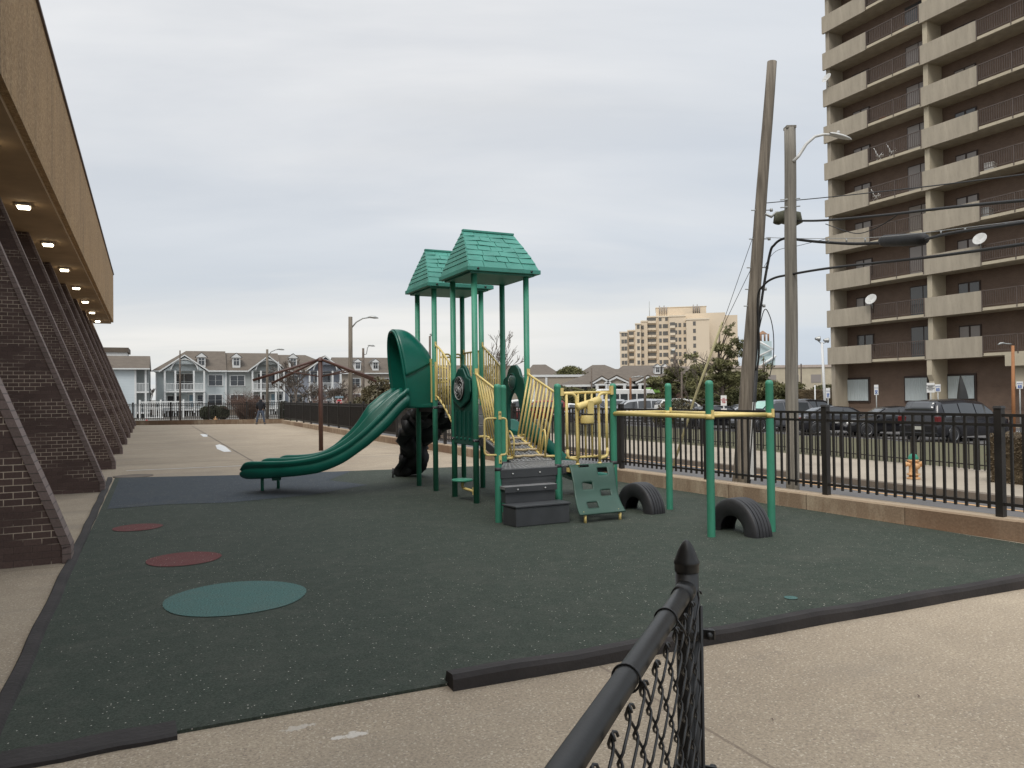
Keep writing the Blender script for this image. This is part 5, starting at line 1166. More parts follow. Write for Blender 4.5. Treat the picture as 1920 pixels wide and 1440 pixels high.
def porch(par, xc, w, wallm, ez=6.0, az=7.95, dep=2.0, door='door'):
    h = w / 2
    # gable front with round arch
    ar = 1.62; pts = [(xc - h - .4, ez), (xc, az), (xc + h + .4, ez)]
    arch_ = [(xc + ar * math.cos(PI * k / 16), ez + .02 + 1.45 * math.sin(PI * k / 16)) for k in range(17)]
    poly_ = [(xc - h, ez), (xc, az - .16), (xc + h, ez)] + arch_
    g = MB().prism([(x, -dep, z) for x, z in poly_], (0, .14, 0)).build('porch_gable', wallm, par)
    MB().tube([(x, -dep - .03, z) for x, z in arch_], .10, 6).build('arch_trim', M['trimwhite'], g)
    for sx in (-1, 1):
        MB().prism([(xc + sx * (h + .55), -dep - .25, ez - .22), (xc, -dep - .25, az - .02), (xc, -dep - .25, az + .16), (xc + sx * (h + .55), -dep - .25, ez - .02)], (0, .2, 0)).build('bargeboard', M['trimwhite'], g)
        MB().prism([(xc + sx * (h + .5), -dep - .03, ez - .06), (xc, -dep - .03, az + .12), (xc, -dep - .03, az + .22), (xc + sx * (h + .5), -dep - .03, ez + .04)], (0, 7, 0)).build('porch_roof', M['shingle'], g)
    MB().prism([(xc - h, -1.3, ez), (xc, -1.3, az - .1), (xc + h, -1.3, ez)], (0, 1.25, 0)).build('gable_wall', wallm, par)
    for x in (-h + .1, -h * .45, h * .45, h - .1):
        MB().b2((xc + x - .11, -dep - .02, .45), (xc + x + .11, -dep + .2, ez)).build('column', M['trimwhite'], par)
    for z in (3.15, .75):
        MB().b2((xc - h, -dep - .06, z), (xc + h, 0, z + .22)).build('balcony_floor', M['trimwhite'], par)
        mb = MB(); mb.b2((xc - h, -dep + .02, z + 1.12), (xc + h, -dep + .08, z + 1.19)); mb.b2((xc - h, -dep + .02, z + .32), (xc + h, -dep + .08, z + .37)); n = int(w / .17)
        for k in range(n): mb.box((xc - h + w * (k + .5) / n, -dep + .05, z + .74), (.045, .04, .8))
        mb.build('railing', M['trimwhite'], par, fix=False)
    mb = MB(); n = int(w / .3)
    for k in range(n): mb.box((xc - h + w * (k + .5) / n, -dep + .12, .4), (.10, .03, .75))
    mb.build('skirt', M['trimwhite'], par, fix=False)
    house_window(par, xc - .1, 4.6, 2.3, 2.0, name='balcony_door'); house_window(par, xc - h * .55, 2.05, 1.6, 1.25)
    d = MB().b2((xc + .35, -.06, 1.0), (xc + 1.35, .01, 3.0)).build('door', M['trimwhite'], par); MB().b2((xc + .52, -.09, 1.2), (xc + 1.18, -.065, 2.8)).build('pane', M['signgreen'] if door == 'door' else M['window'], d)
    house_window(par, xc + h * .75, 2.15, .7, 1.2, mull=0)
def townhouse(label, x0px, w, Y, wallm, gx, gw, wins, dorm, hipL, ridge=9.0, ez=6.05, dep=11, rx=None, hipR=0, group='attached town houses'):
    x0 = A(x0px, 740, Y).x; t = thing('town_house', label, 'house', (x0, Y, -.5), R(22), group)
    wl_ = MB().b2((0, 0, 0), (w, dep, ez)).build('wall', wallm, t)
    MB().b2((-.02, -.03, .0), (w + .02, -.005, .75)).build('foundation', M['kerb'], t)
    for x in (0.08, w - .08): MB().b2((x - .09, -.04, .75), (x + .09, -.01, ez)).build('corner_board', M['trimwhite'], t)
    r = MB(); e = .45; yr = dep / 2
    pts = [(-e, -e, ez), (w + e * (hipR > 0), -e, ez), (w + e * (hipR > 0), dep + e, ez), (-e, dep + e, ez), (hipL, yr, ridge), (w - hipR, yr, ridge)]
    r.add(pts, ((0, 1, 5, 4), (1, 2, 5), (2, 3, 4, 5), (3, 0, 4), (0, 3, 2, 1))); rf = r.build('roof', M['shingle'], t)
    MB().b2((-e - .02, -e - .10, ez - .16), (w + .02, -e + .02, ez + .02)).build('gutter', M['trimwhite'], rf)
    if gx is not None: porch(t, gx, gw, wallm)
    for x, z, ww, hh in wins: house_window(t, x, z, ww, hh)
    for x in dorm: dormer(t, x, ez + .45, .5, .82)
    return t
m_ = 103 / F
townhouse('pale blue house with arched two-storey porch at the left end of the row', 292, 8.75, 101, M['sid_lb'], 3.55, 4.95, [(7.35, 4.75, 1.75, 1.35), (7.3, 2.1, 1.75, 1.35)], [5.6], 3.6, ridge=9.0)
townhouse('sage grey town house in the middle of the row behind the bare tree', 422, 7.4, 104.6, M['sid_gg'], 5.5, 4.3, [(1.6, 4.7, 1.8, 1.3), (1.6, 2.1, 1.8, 1.3)], [1.5], .0, ridge=8.8)
townhouse('slate blue town house at the right end of the row by the STOP sign', 526, 8.3, 107.6, M['sid_db'], 5.9, 4.5, [(1.6, 4.7, 1.6, 1.3), (2.1, 2.1, 1.8, 1.3)], [1.8], .0, ridge=8.6, hipR=4.2)
# beige house further back with two dormers and garage, seen right of the frame
townhouse('brown-roofed house with two dormers behind the evergreen trees', 632, 12, 128, M['sid_bg'], None, 0, [(3, 4.7, 1.6, 1.3), (8, 4.7, 1.6, 1.3), (3, 2.1, 1.6, 1.3), (8, 2.1, 1.6, 1.3)], [3.6, 6.6, 10.2], 0, ridge=9.2, ez=6.3)
townhouse('long brown-roofed house behind the play tower, its dormer left of the posts', 770, 22, 140, M['sid_bg'], None, 0, [(4, 4.6, 1.6, 1.3), (9, 4.6, 1.6, 1.3), (14, 4.6, 1.6, 1.3)], [5.4, 16], 0, ridge=8.2, ez=5.6)
# white house at the far left
lh = thing('town_house', 'white sided house with open corner porches at the far left', 'house', (A(196, 740, 96).x, 96, -.5), 0)
w0 = A(255, 740, 96).x - lh.location.x; w1 = A(279, 740, 96).x - lh.location.x
MB().b2((-8, 0, 0), (w0, 10, 6.15)).build('wall', M['sid_w'], lh); MB().b2((w0, 2.2, 0), (w1, 10, 6.15)).build('wall', M['sid_gg'], lh)
MB().add([(-9, -.5, 6.1), (w1 + .1, -.5, 6.1), (w1 + .1, 10.5, 6.1), (-9, 10.5, 6.1), (-9, 4, 7.9), (w1 + .1, 4, 7.9)], ((0, 1, 5, 4), (1, 2, 5), (2, 3, 4, 5), (3, 0, 4), (0, 3, 2, 1))).build('roof', M['shingle'], lh)
MB().add([(-9, -.52, 6.1), (2.2, -.52, 6.1), (-1.9, 3.4, 9.0), (-9, 3.4, 9.0), (-9, 6, 6.1), (2.2, 6, 6.1)], ((0, 1, 2, 3), (1, 5, 2), (2, 5, 4, 3), (0, 4, 5, 1), (0, 3, 4))).build('roof', M['shingle'], lh)
MB().b2((-6, 8, 6.5), (w0 - 1.2, 14, 8.6)).build('rear_gable', M['trimwhite'], lh); MB().b2((-6.2, 7.8, 8.6), (w0 - 1.0, 14, 9.2)).build('rear_roof', M['shingle'], lh)
MB().b2((-8, -.55, 6.0), (w1 + .15, -.42, 6.16)).build('gutter', M['trimwhite'], lh)
for z in (3.1, .5):
    MB().b2((w0, -.02, z), (w1, 2.2, z + .2)).build('balcony_floor', M['trimwhite'], lh); mb = MB(); mb.b2((w0, 0, z + 1.15), (w1, .06, z + 1.22))
    for k in range(10): mb.box((w0 + (w1 - w0) * (k + .5) / 10, .03, z + .7), (.05, .04, .9))
    mb.build('railing', M['trimwhite'], lh, fix=False)
for x in (w0 + .1, w1 - .35): MB().b2((x - .11, -.03, 0), (x + .11, .2, 6.0)).build('column', M['trimwhite'], lh)
_c = V3((w1, 0, 0)); lh.location = V3((A(279, 740, 96).x, 96, -.5)) - Matrix.Rotation(R(24), 3, 'Z') @ _c; lh.rotation_euler = (0, 0, R(24))
# white porch rail and box left of first house
wf = thing('white_fence', 'white wooden railing and steps left of the pale blue house', 'fence', (A(262, 740, 88).x, 88, -.47), 0); mb = MB(); L = 5.0
mb.b2((0, 0, 1.9), (L, .08, 2.0)); mb.b2((0, 0, 1.25), (L, .06, 1.32)); mb.b2((1.0, -.9, .1), (3.1, -.8, .25)); mb.b2((1.0, -.9, 1.1), (3.1, -.8, 1.2))
for k in range(26): mb.box((L * (k + .5) / 26, .04, 1.6), (.06, .04, .7))
for k in range(9): mb.box((1.05 + .25 * k, -.85, .65), (.07, .05, 1.05))
mb.build('rails', M['trimwhite'], wf, fix=False)
for x in (.0, 2.4, L): MB().box((x, .04, 1.1), (.16, .16, 2.2)).build('post', M['trimwhite'], wf)
# ---------------------------------------------------------------- community building with porticos, beige hall, rear roofs
def simple_house(name, label, x0, x1, Y, ezp, rzp, wallm, dep=16, hipL=3, hipR=3, roofm='shingle', cat='building', yh=739):
    a = A(x0, 740, Y).x; b = A(x1, 740, Y).x; ez = (yh - ezp) * Y / F + CAM_H + .5; rz = (yh - rzp) * (Y + dep / 2) / F + CAM_H + .5; w = b - a
    hipL, hipR = min(hipL, w * .36), min(hipR, w * .36); t = thing(name, label, cat, (a, Y, -.5), 0); MB().b2((0, 0, 0), (w, dep, ez)).build('wall', wallm, t)
    r = MB(); e = .6; r.add([(-e, -e, ez), (w + e, -e, ez), (w + e, dep + e, ez), (-e, dep + e, ez), (hipL, dep / 2, rz), (w - hipR, dep / 2, rz)], ((0, 1, 5, 4), (1, 2, 5), (2, 3, 4, 5), (3, 0, 4), (0, 3, 2, 1))); rf = r.build('roof', M[roofm], t)
    MB().b2((-e, -e - .1, ez - .25), (w + e, -e + .02, ez + .02)).build('fascia', M['trimwhite'], rf); return t, w, ez, rz
simple_house('rear_house', 'brown hipped roof rising behind the beige hall', 985, 1052, 165, 704, 682, M['sid_bg'], 22, 2, 9)
simple_house('rear_house', 'brown roof between beige hall and hotel tower', 1040, 1110, 172, 706, 687, M['sid_bg'], 22, 12, 3)
simple_house('rear_house', 'grey-brown hipped roof just left of the hotel tower', 1090, 1178, 180, 704, 684, M['sid_bg'], 24, 6, 8)
t, w, ez, rz = simple_house('rear_house', 'brown roof with two pale dormers below the hotel tower', 1165, 1300, 150, 706, 686, M['sid_bg'], 22, 2, 3)
for px in (1235, 1249): dormer(t, A(px, 740, 150).x - t.location.x, ez + .4, .6, .8)
simple_house('rear_house', 'large brown roof behind the pines', 1255, 1345, 120, 722, 690, M['sid_bg'], 20, 5, 8)
hl_ = thing('beige_hall', 'long beige ribbed hall with a white parapet behind the parked cars', 'building', (A(1000, 740, 118).x, 118, -.5), R(14))
MB().b2((0, 0, 0), (14.5, 14, 5.0)).build('wall', mat('beige ribbed metal', (.34, .29, .225), .7, .12, 8, stretch=(6, 1, .1)), hl_); MB().b2((-.15, -.15, 5.0), (14.7, 14, 5.35)).build('parapet', M['trimwhite'], hl_)
for x in (0, 2.0): MB().b2((x - .1, -.25, 0), (x + .2, -.05, 4.9)).build('downpipe', M['trimwhite'], hl_)
t, w, ez, rz = simple_house('community_centre', 'community centre with hipped brown roof and white gabled porticos', 1063, 1262, 98, 721, 692, M['sid_bg'], 15, 5.5, 6)
lx = t.location.x
def portico(px0, px1, ap, ytop=723, ybot=760):
    a = A(px0, 740, 96).x - lx; b = A(px1, 740, 96).x - lx; k = 96 / F; z = lambda py: (739 - py) * k + CAM_H + .5; c = (a + b) / 2; e = .55
    g = MB()
    for s_, q in ((a - e, -1), (b + e, 1)): g.prism([(s_, -2.6, z(ytop) - .0), (c, -2.6, z(ap)), (c, -2.6, z(ap) + .26), (s_, -2.6, z(ytop) + .20)], (0, .2, 0))
    g.b2((a - .3, -2.55, z(ytop) - .18), (b + .3, -2.4, z(ytop) + .02)); p_ = g.build('portico', M['trimwhite'], t)
    MB().add([(a - e, -2.58, z(ytop) + .3), (c, -2.58, z(ap) + .4), (c, 3, z(ap) + .4), (a - e, 3, z(ytop) + .3), (b + e, -2.58, z(ytop) + .3), (b + e, 3, z(ytop) + .3)], ((0, 1, 2, 3), (1, 4, 5, 2))).build('portico_roof', M['shingle'], p_, solid=.1)
    MB().prism([(a - .2, -2.3, z(ytop)), (b + .2, -2.3, z(ytop)), (c, -2.3, z(ap) + .1)], (0, .1, 0)).build('gable_panel', M['sid_bg'], p_)
    for x in (a, b): MB().b2((x - .17, -2.6, 0), (x + .17, -2.3, z(ytop))).build('column', M['trimwhite'], t)
portico(1119, 1137, 710.5, 720); portico(1141, 1170, 709.5, 720); portico(1199, 1229, 710, 720)
mb = MB()
for k in range(12):
    x = .8 + w * k / 12.5; MB().b2((x, -.06, .9), (x + w / 12.5 * .62, .02, 3.2)).build('window', M['window'] if k % 3 else mat('warm pane', (.20, .12, .06), .4) if 'warm pane' not in bpy.data.materials else bpy.data.materials['warm pane'], t)
t2, w2, ez2, rz2 = simple_house('community_wing', 'brown brick wing with white gable at the guard tube', 1262, 1345, 84, 722, 705, mat('brown block wall', (.15, .095, .07), .85), 12, 2, 4)
bs = thing('bus', 'white shuttle bus parked before the community centre', 'bus', V3((A(1185, 740, 74).x, 74, -.5)), R(4))
B_ = MB(); B_.prism([(-3.3, -1.1, .45), (2.1, -1.1, .45), (2.9, -1.1, .5), (3.0, -1.1, 1.15), (2.35, -1.1, 1.45), (2.0, -1.1, 2.25), (1.75, -1.1, 2.65), (-3.2, -1.1, 2.75), (-3.35, -1.1, 2.6)], (0, 2.2, 0)).build('body', M['white'], bs, bevel=.08)
for k in range(5): MB().b2((-3.0 + .82 * k, -1.13, 1.5), (-2.32 + .82 * k, -1.105, 2.25)).build('window', M['window'], bs)
MB().b2((1.15, -1.13, .6), (1.75, -1.105, 2.3)).build('door', M['window'], bs)
MB().prism([(1.6, -1.0, 2.3), (2.6, -1.0, 2.25), (2.4, -1.0, 2.7), (1.5, -1.0, 2.85)], (0, 2.0, 0)).build('roof_cap', mat('lime green', (.16, .34, .06), .5), bs, bevel=.1)
for x in (-2.2, 2.1):
    for y in (-1.05, 1.05): MB().lathe([(.28, -.11), (.40, -.10), (.40, .10), (.28, .11)], (x, y, .42), 20, 'Y').build('wheel', M['tyre'], bs)
# ---------------------------------------------------------------- cars
M['cdark'] = mat('dark car paint', (.014, .014, .018), .22, .1, 1, spec=.7); M['cgrey'] = mat('grey car paint', (.16, .165, .18), .28, .1, 1, metal=.3); M['cwhite'] = mat('white car paint', (.62, .62, .60), .3, .05, 1); M['csilver'] = mat('silver car paint', (.36, .37, .38), .3, .05, 1, metal=.4)
M['cred'] = mat('dark red car paint', (.18, .02, .02), .3, .1, 1); M['cblack'] = mat('near black car paint', (.008, .008, .010), .2, .1, 1, spec=.7)
M['rim'] = mat('wheel rim', (.4, .4, .4), .35, metal=.7); M['lampred'] = mat('tail lamp red', (.13, .008, .010), .25); M['lampclear'] = glass('head lamp', (.6, .6, .58), .1); M['plate'] = mat('number plate', (.5, .5, .45), .5)
KINDS = {
 'sedan': dict(L=4.7, W=1.82, top=[(-2.35, .62), (-2.30, .92), (-1.75, 1.02), (-1.05, 1.36), (-.3, 1.45), (.35, 1.40), (1.05, .98), (1.9, .86), (2.25, .70), (2.35, .50)], belt=.95, g=(-1.72, 1.10)),
 'suv': dict(L=4.75, W=1.9, top=[(-2.38, .70), (-2.36, 1.05), (-2.22, 1.42), (-1.95, 1.70), (-.5, 1.76), (.35, 1.70), (1.10, 1.15), (1.95, 1.02), (2.30, .85), (2.38, .55)], belt=1.08, g=(-2.2, 1.15)),
 'van': dict(L=5.0, W=1.98, top=[(-2.50, .70), (-2.48, 1.0), (-2.36, 1.45), (-2.15, 1.74), (-.5, 1.80), (.75, 1.68), (1.55, 1.10), (2.15, .95), (2.45, .75), (2.50, .50)], belt=1.02, g=(-2.34, 1.62)),
}
def lin(pts, x):
    if x <= pts[0][0]: return pts[0][1]
    for (a, za), (b, zb) in zip(pts, pts[1:]):
        if x <= b: return za + (zb - za) * (x - a) / (b - a)
    return pts[-1][1]
def car(label, loc, rz, kind, paint, group='parked cars', glassm='window'):
    K = KINDS[kind]; t = thing('parked_car', label, 'car', loc, rz, group); hw = K['W'] / 2; belt = K['belt']; xs = sorted(set([K['top'][0][0] + K['L'] * i / 44 for i in range(45)]))
    def ring(x):
        zt = lin(K['top'], x); e = min(1, (K['L'] / 2 - abs(x)) / .35 + .02); wv = hw * (.86 + .14 * min(1, max(0, e)) ** .5); zb = .24 + .10 * (1 - min(1, e)); sh = min(belt, zt - .03)
        gk = max(0, zt - belt); wt = wv * (.96 - .22 * min(1, gk / .6)) if gk > .02 else wv * .90
        return [(x, -wv * .90, zb), (x, -wv * .99, zb + .14), (x, -wv, (zb + sh) / 2 + .05), (x, -wv * .975, sh), (x, -(wv * .95 * .5 + wt * .5) if gk > .02 else -wv * .95, (sh + zt) / 2), (x, -wt, zt - .045 if gk > .02 else zt - .01), (x, -wt * .86, zt), (x, 0, zt + .015)]
    rows = []
    for x in xs: h = ring(x); rows.append(h + [(a, -b, c) for a, b, c in h[::-1][1:]])
    k = len(rows[0]); mb = MB(); mb.add([p for r_ in rows for p in r_], [(i * k + j, i * k + (j + 1) % k, (i + 1) * k + (j + 1) % k, (i + 1) * k + j) for i in range(len(rows) - 1) for j in range(k)], True); mb.add(rows[0], [list(range(k))]); mb.add(rows[-1], [list(range(k))])
    body = mb.build('body', paint, t)
    g0, g1 = K['g']; p0 = (g0 + g1) / 2
    for s in (-1, 1):
        for a, b in ((g0 + .28, g0 + .28 + (g1 - g0 - .75) * .30), (g0 + .36 + (g1 - g0 - .75) * .30, g0 + .26 + (g1 - g0 - .7) * .63), (g0 + .34 + (g1 - g0 - .7) * .63, g1 - .42)):
            vs = []
            for x in [a + (b - a) * i / 6 for i in range(7)]:
                r_ = ring(x); lo, hi = V3(r_[3]), V3(r_[5]); 
                for f in (.08, .86): q = lo.lerp(hi, f); vs.append((q.x, s * (-q.y + .012) * 1.0, q.z))
            MB().add(vs, [(2 * i, 2 * i + 1, 2 * i + 3, 2 * i + 2) for i in range(6)]).build('side_window', M[glassm], t, solid=.01)
    # windscreen and rear window along the slopes
    def slope(x0, x1, f0, f1, nm):
        vs = []
        for i in range(7):
            x = x0 + (x1 - x0) * (f0 + (f1 - f0) * i / 6); r_ = ring(x); q = V3(r_[6])
            for u in (-1, -.5, 0, .5, 1): vs.append((q.x + (.02 if x1 > x0 else -.02), u * abs(q.y) * .98, q.z + .022))
        MB().add(vs, [(i * 5 + j, i * 5 + j + 1, (i + 1) * 5 + j + 1, (i + 1) * 5 + j) for i in range(6) for j in range(4)], True).build(nm, M[glassm], t, solid=.01)
    tp = K['top']; slope(tp[5][0], tp[6][0], .12, .95, 'windscreen')
    if kind == 'sedan': slope(tp[3][0], tp[2][0], .08, .92, 'rear_window')
    else: slope(tp[3][0], tp[1][0], .10, .72, 'rear_window')
    wx = K['L'] / 2 - .92
    for x in (-wx + .02, wx):
        for s in (-1, 1):
            w = MB().lathe([(.20, -.10), (.31, -.105), (.335, -.08), (.335, .08), (.31, .105), (.20, .10)], (x, s * (hw - .09), .335), 24, 'Y').build('wheel', M['tyre'], t)
            MB().lathe([(.0, s * .085), (.06, s * .10), (.10, s * .075), (.19, s * .085), (.215, s * .11)], (x, s * (hw - .09), .335), 12, 'Y', cap=False).build('rim', M['rim'], w)
            MB().tube(arc((x, s * (hw - .012), .335), .37, R(5), R(175), 14, (1, 0, 0), (0, 0, 1)), .03, 6).build('arch', M['cblack'], body)
    zl = .72 if kind == 'sedan' else .82
    for s in (-1, 1):
        MB().box((K['L'] / 2 - .17, s * (hw - .25), zl - .06), (.26, .36, .13), s * -.35).build('headlight', M['lampclear'], t, bevel=.03)
        MB().box((-K['L'] / 2 + .09, s * (hw - .22), zl + .12), (.20, .34, .16 if kind == 'sedan' else .34), s * .25).build('tail_light', M['lampred'], t, bevel=.03)
        MB().box((g1 - .15, s * (hw + .06), belt + .04), (.16, .18, .12)).build('mirror', paint, t, bevel=.03)
    MB().box((-K['L'] / 2 + .0, 0, .62), (.03, .5, .14)).build('number_plate', M['plate'], t)
    MB().box((-K['L'] / 2 + .06, 0, .36), (.16, K['W'] * .86, .16)).build('bumper', M['cblack'], body, bevel=.03); MB().box((K['L'] / 2 - .06, 0, .40), (.16, K['W'] * .82, .20)).build('grille', M['cblack'], body, bevel=.03)
    return t
def cpos(px, Y, z=-.45): p = A(px, 740, Y); return V3((p.x, Y, z))
lot = BR   # bays run along the building's perpendicular: cars point at the block
car('dark sedan with red tail lamp right of the tall grey pole', cpos(1572, 39.5), R(-2), 'sedan', M['cdark'])
car('dark low sedan with pale reflecting windscreen left of the dark people carrier', cpos(1668, 37.5), R(176), 'sedan', M['cblack'])
car('dark people carrier before the beige column', cpos(1790, 33.5), R(27), 'van', M['cdark'])
car('black off-roader behind the grey pole', cpos(1523, 46), R(10), 'suv', M['cblack'])
car('grey van with pale green writing on its windscreen', cpos(1446, 44), R(200), 'suv', M['cgrey'])
car('silver car half hidden by the leaning pole', cpos(1410, 52), R(5), 'sedan', M['csilver'])
car('black car left of the red and white parking sign', cpos(1345, 47), R(12), 'sedan', M['cblack'])
car('white car right of the round shrub', cpos(1283, 60), R(8), 'suv', M['cwhite'])
car('white hatchback right of the dark square lamp post', cpos(1236, 66), R(185), 'van', M['cwhite'])
car('pale silver estate car left of the dark square lamp post', cpos(1192, 61), R(182), 'van', M['csilver'])
car('dark red car seen through the leaning cream bars', cpos(1010, 64), R(184), 'suv', M['cred'])
car('white car seen over the black fence left of the telescope', cpos(1062, 66), R(183), 'sedan', M['cwhite'])
car('silver car right of the telescope behind the bars', cpos(1127, 68), R(180), 'suv', M['csilver'])
car('dark car between the telescope and the white car', cpos(1096, 60), R(186), 'sedan', M['cgrey'])
car('white van beyond the arch panel of the play tower', cpos(960, 72), R(184), 'van', M['cwhite'])
car('white car parked in front of the white porticos', cpos(1150, 84), R(184), 'suv', M['cwhite'])
c_ = [o for o in bpy.data.objects if o.get('label', '').startswith('grey van with pale green')][0]
M['palegreen'] = mat('pale green film', (.33, .52, .46), .5)
fl = MB().add([(1.02, -.60, 1.235), (1.02, .60, 1.235), (.48, .52, 1.635), (.48, -.52, 1.635)], ((0, 1, 2, 3),)).build('windscreen_marking', M['palegreen'], c_, solid=.01)  # plain green panel added in place of the windscreen writing
fl.location = (.05, 0, .05)
# ---------------------------------------------------------------- vegetation
def branch_tree(name, label, loc, h, seed, spread=.55, trunk=.13, lev=5, lean_=0.0, cat='tree', group=None, stems=1, mt='bark', up=.25, first=.25, minr=.012, wide=1.0):
    rnd = random.Random(seed); t = thing(name, label, cat, loc, 0, group); tk = MB(); cr_ = MB()
    def grow(p, d, L, r, l):
        n = 4; pts = [p]; dd = d.copy()
        for i in range(n):
            dd = (dd + V3((rnd.uniform(-1, 1), rnd.uniform(-1, 1), rnd.uniform(-.4, .7))) * .16 + V3((0, 0, up * .12))).normalized(); p = p + dd * (L / n); pts.append(p)
        r1 = max(minr * .6, r * .58); (tk if l >= lev - 1 else cr_).tube(pts, [r + (r1 - r) * i / n for i in range(n + 1)], 6 if l >= lev - 1 else (5 if l > 2 else 3), cap=False)
        if l == 0: return
        nb = rnd.choice([2, 3, 3]) if l > 1 else rnd.choice([2, 3, 4])
        for k in range(nb):
            i = rnd.choice([2, 3, 4]) if k else 4; q = pts[i]; ax = V3((rnd.uniform(-1, 1), rnd.uniform(-1, 1), rnd.uniform(-.25, .5))).normalized()
            nd = (dd + ax * rnd.uniform(.5, 1.0) * (spread + .25)).normalized(); nd = V3((nd.x * wide, nd.y * wide, nd.z)).normalized(); grow(q, nd, L * rnd.uniform(.62, .86), max(minr, r1 * rnd.uniform(.7, 1.0)), l - 1)
    for s in range(stems):
        a = rnd.uniform(0, 6.28); d = V3((math.cos(a) * .35 * (stems > 1) + lean_, math.sin(a) * .35 * (stems > 1), 1)).normalized(); grow(V3((rnd.uniform(-.1, .1) * (stems > 1), rnd.uniform(-.1, .1) * (stems > 1), 0)), d, h * first, trunk, lev)
    tk.build('trunk', M[mt], t, fix=False, uv=False); cr_.build('crown', M[mt], t, fix=False, uv=False); return t
def leafcloud(mb, blobs, n, size, rnd, flat=.0, needle=False, dense=False):
    wts = [b[3] * b[4] * b[5] for b in blobs]; tot = sum(wts)
    for b, w_ in zip(blobs, wts):
        m = int(n * w_ / tot); cx, cy, cz, rx, ry, rz = b
        for _ in range(m):
            while 1:
                x, y, z = rnd.uniform(-1, 1), rnd.uniform(-1, 1), rnd.uniform(-1, 1); q = x * x + y * y + z * z
                if q < 1 and (q > .25 or rnd.random() < .4): break
            p = V3((cx + x * rx, cy + y * ry, cz + z * rz))
            if not dense and noise.noise(p * 1.4) < -.18: continue
            s = size * rnd.uniform(.6, 1.5); u = V3((rnd.gauss(0, 1), rnd.gauss(0, 1), rnd.gauss(0, 1) * .7)).normalized(); v = u.orthogonal().normalized(); v = (v * math.cos(q * 9) + u.cross(v) * math.sin(q * 9))
            a, e = (u * s * 1.6, v * s * .35) if needle else (u * s, v * s * .7)
            i = len(mb.v); mb.v += [p - a, p + e, p + a, p - e]; mb.f.append((i, i + 1, i + 2, i + 3)); mb.s.append(False)
def leafy(name, label, loc, blobs, n, size, m, seed, cat='tree', group=None, trunk=None, needle=False, branches=True):
    rnd = random.Random(seed); t = thing(name, label, cat, loc, 0, group); mb = MB(); leafcloud(mb, blobs, n, size, rnd, needle=needle, dense='hedge' in name)
    me = bpy.data.meshes.new('crown'); me.from_pydata([tuple(p) for p in mb.v], [], mb.f); me.materials.append(M[m]); o = bpy.data.objects.new('crown', me); COL.objects.link(o); o.parent = t
    tk = MB()
    if trunk:
        top = max(b[2] for b in blobs); pts = [V3((0, 0, -.1)), V3((trunk * .8, 0, top * .3)), V3((-trunk, 0, top * .65)), V3((0, 0, top))]; tk.tube(pts, [trunk, trunk * .8, trunk * .55, trunk * .25], 8)
        if branches:
            for b in blobs: z = min(b[2] * .75, top * .8); q = V3((0, 0, z)); tk.tube([q, q.lerp(V3(b[:3]), .5) + V3((0, 0, .1)), V3(b[:3])], [trunk * .4, trunk * .25, trunk * .1], 5)
    else:
        for b in blobs: tk.tube([V3((b[0] * .4, b[1] * .4, -.05)), V3((b[0], b[1], b[2]))], [.035, .012], 5)
    tk.build('trunk', M['bark'], t, fix=False, uv=False); return t
def at(px, Y, z=-.48): p = A(px, 740, Y); return V3((p.x, Y, z))
branch_tree('bare_tree', 'bare grey tree rising between the tall green tower posts', at(921, 46), 6.9, 11, .55, .14, 6, group=None, first=.27, minr=.017)
branch_tree('bare_tree', 'tall bare tree in front of the slate blue house', at(553, 84), 8.6, 5, .62, .22, 6, first=.24, minr=.034, wide=1.15)
branch_tree('bare_tree', 'low spreading bare tree directly left of the shade frame post', at(585, 80), 5.6, 8, .8, .15, 6, first=.22, minr=.028, wide=1.3, stems=2)
branch_tree('bare_tree', 'bare tree behind the right arm of the shade frame', at(632, 76), 5.6, 21, .7, .14, 6, first=.22, minr=.026, wide=1.2, stems=2)
branch_tree('bare_tree', 'bare scrubby tree between the two left houses', at(284, 108), 6.0, 3, .4, .10, 5, first=.25, minr=.03, mt='bark2')
branch_tree('bare_tree', 'dark thin bare tree right of the thin post by the round shrub', at(1291, 54), 4.6, 33, .5, .07, 5, first=.35, minr=.012)
branch_tree('bare_tree', 'bare tree above the roofs behind the beige hall', at(1103, 130), 8.2, 17, .6, .16, 5, first=.25, minr=.035)
for i, (px, Y, hgt, lab) in enumerate(((456, 82, 3.6, 'dense reddish brown bare bush before the sage grey house'), (470, 80, 3.0, 'smaller brown bare bush right of the dense one'), (600, 74, 2.6, 'brown bare bush behind the screened fence left of the STOP sign'), (668, 66, 3.0, 'dark brown bare bush right of the tall lamp pole'))):
    rnd = random.Random(i + 40); t = thing('bare_bush', lab, 'bush', at(px, Y)); mb = MB()
    for k in range(170):
        a = rnd.uniform(0, 6.28); rr = rnd.random() ** .5; h_ = hgt * rnd.uniform(.55, 1.05) * (1 - .35 * rr); e = V3((math.cos(a) * rr * hgt * .68, math.sin(a) * rr * hgt * .5, h_)); m1 = e * .5 + V3((rnd.uniform(-.2, .2), rnd.uniform(-.2, .2), .25)); mb.tube([V3((e.x * .15, e.y * .15, 0)), m1, e], [.022, .016, .007], 3, cap=False)
        for _ in range(4): q = m1.lerp(e, rnd.random()); mb.tube([q, q + V3((rnd.uniform(-.5, .5), rnd.uniform(-.4, .4), rnd.uniform(.1, .5)))], [.011, .006], 3, cap=False)
    mb.build('twigs', M['drybush'], t, fix=False, uv=False)
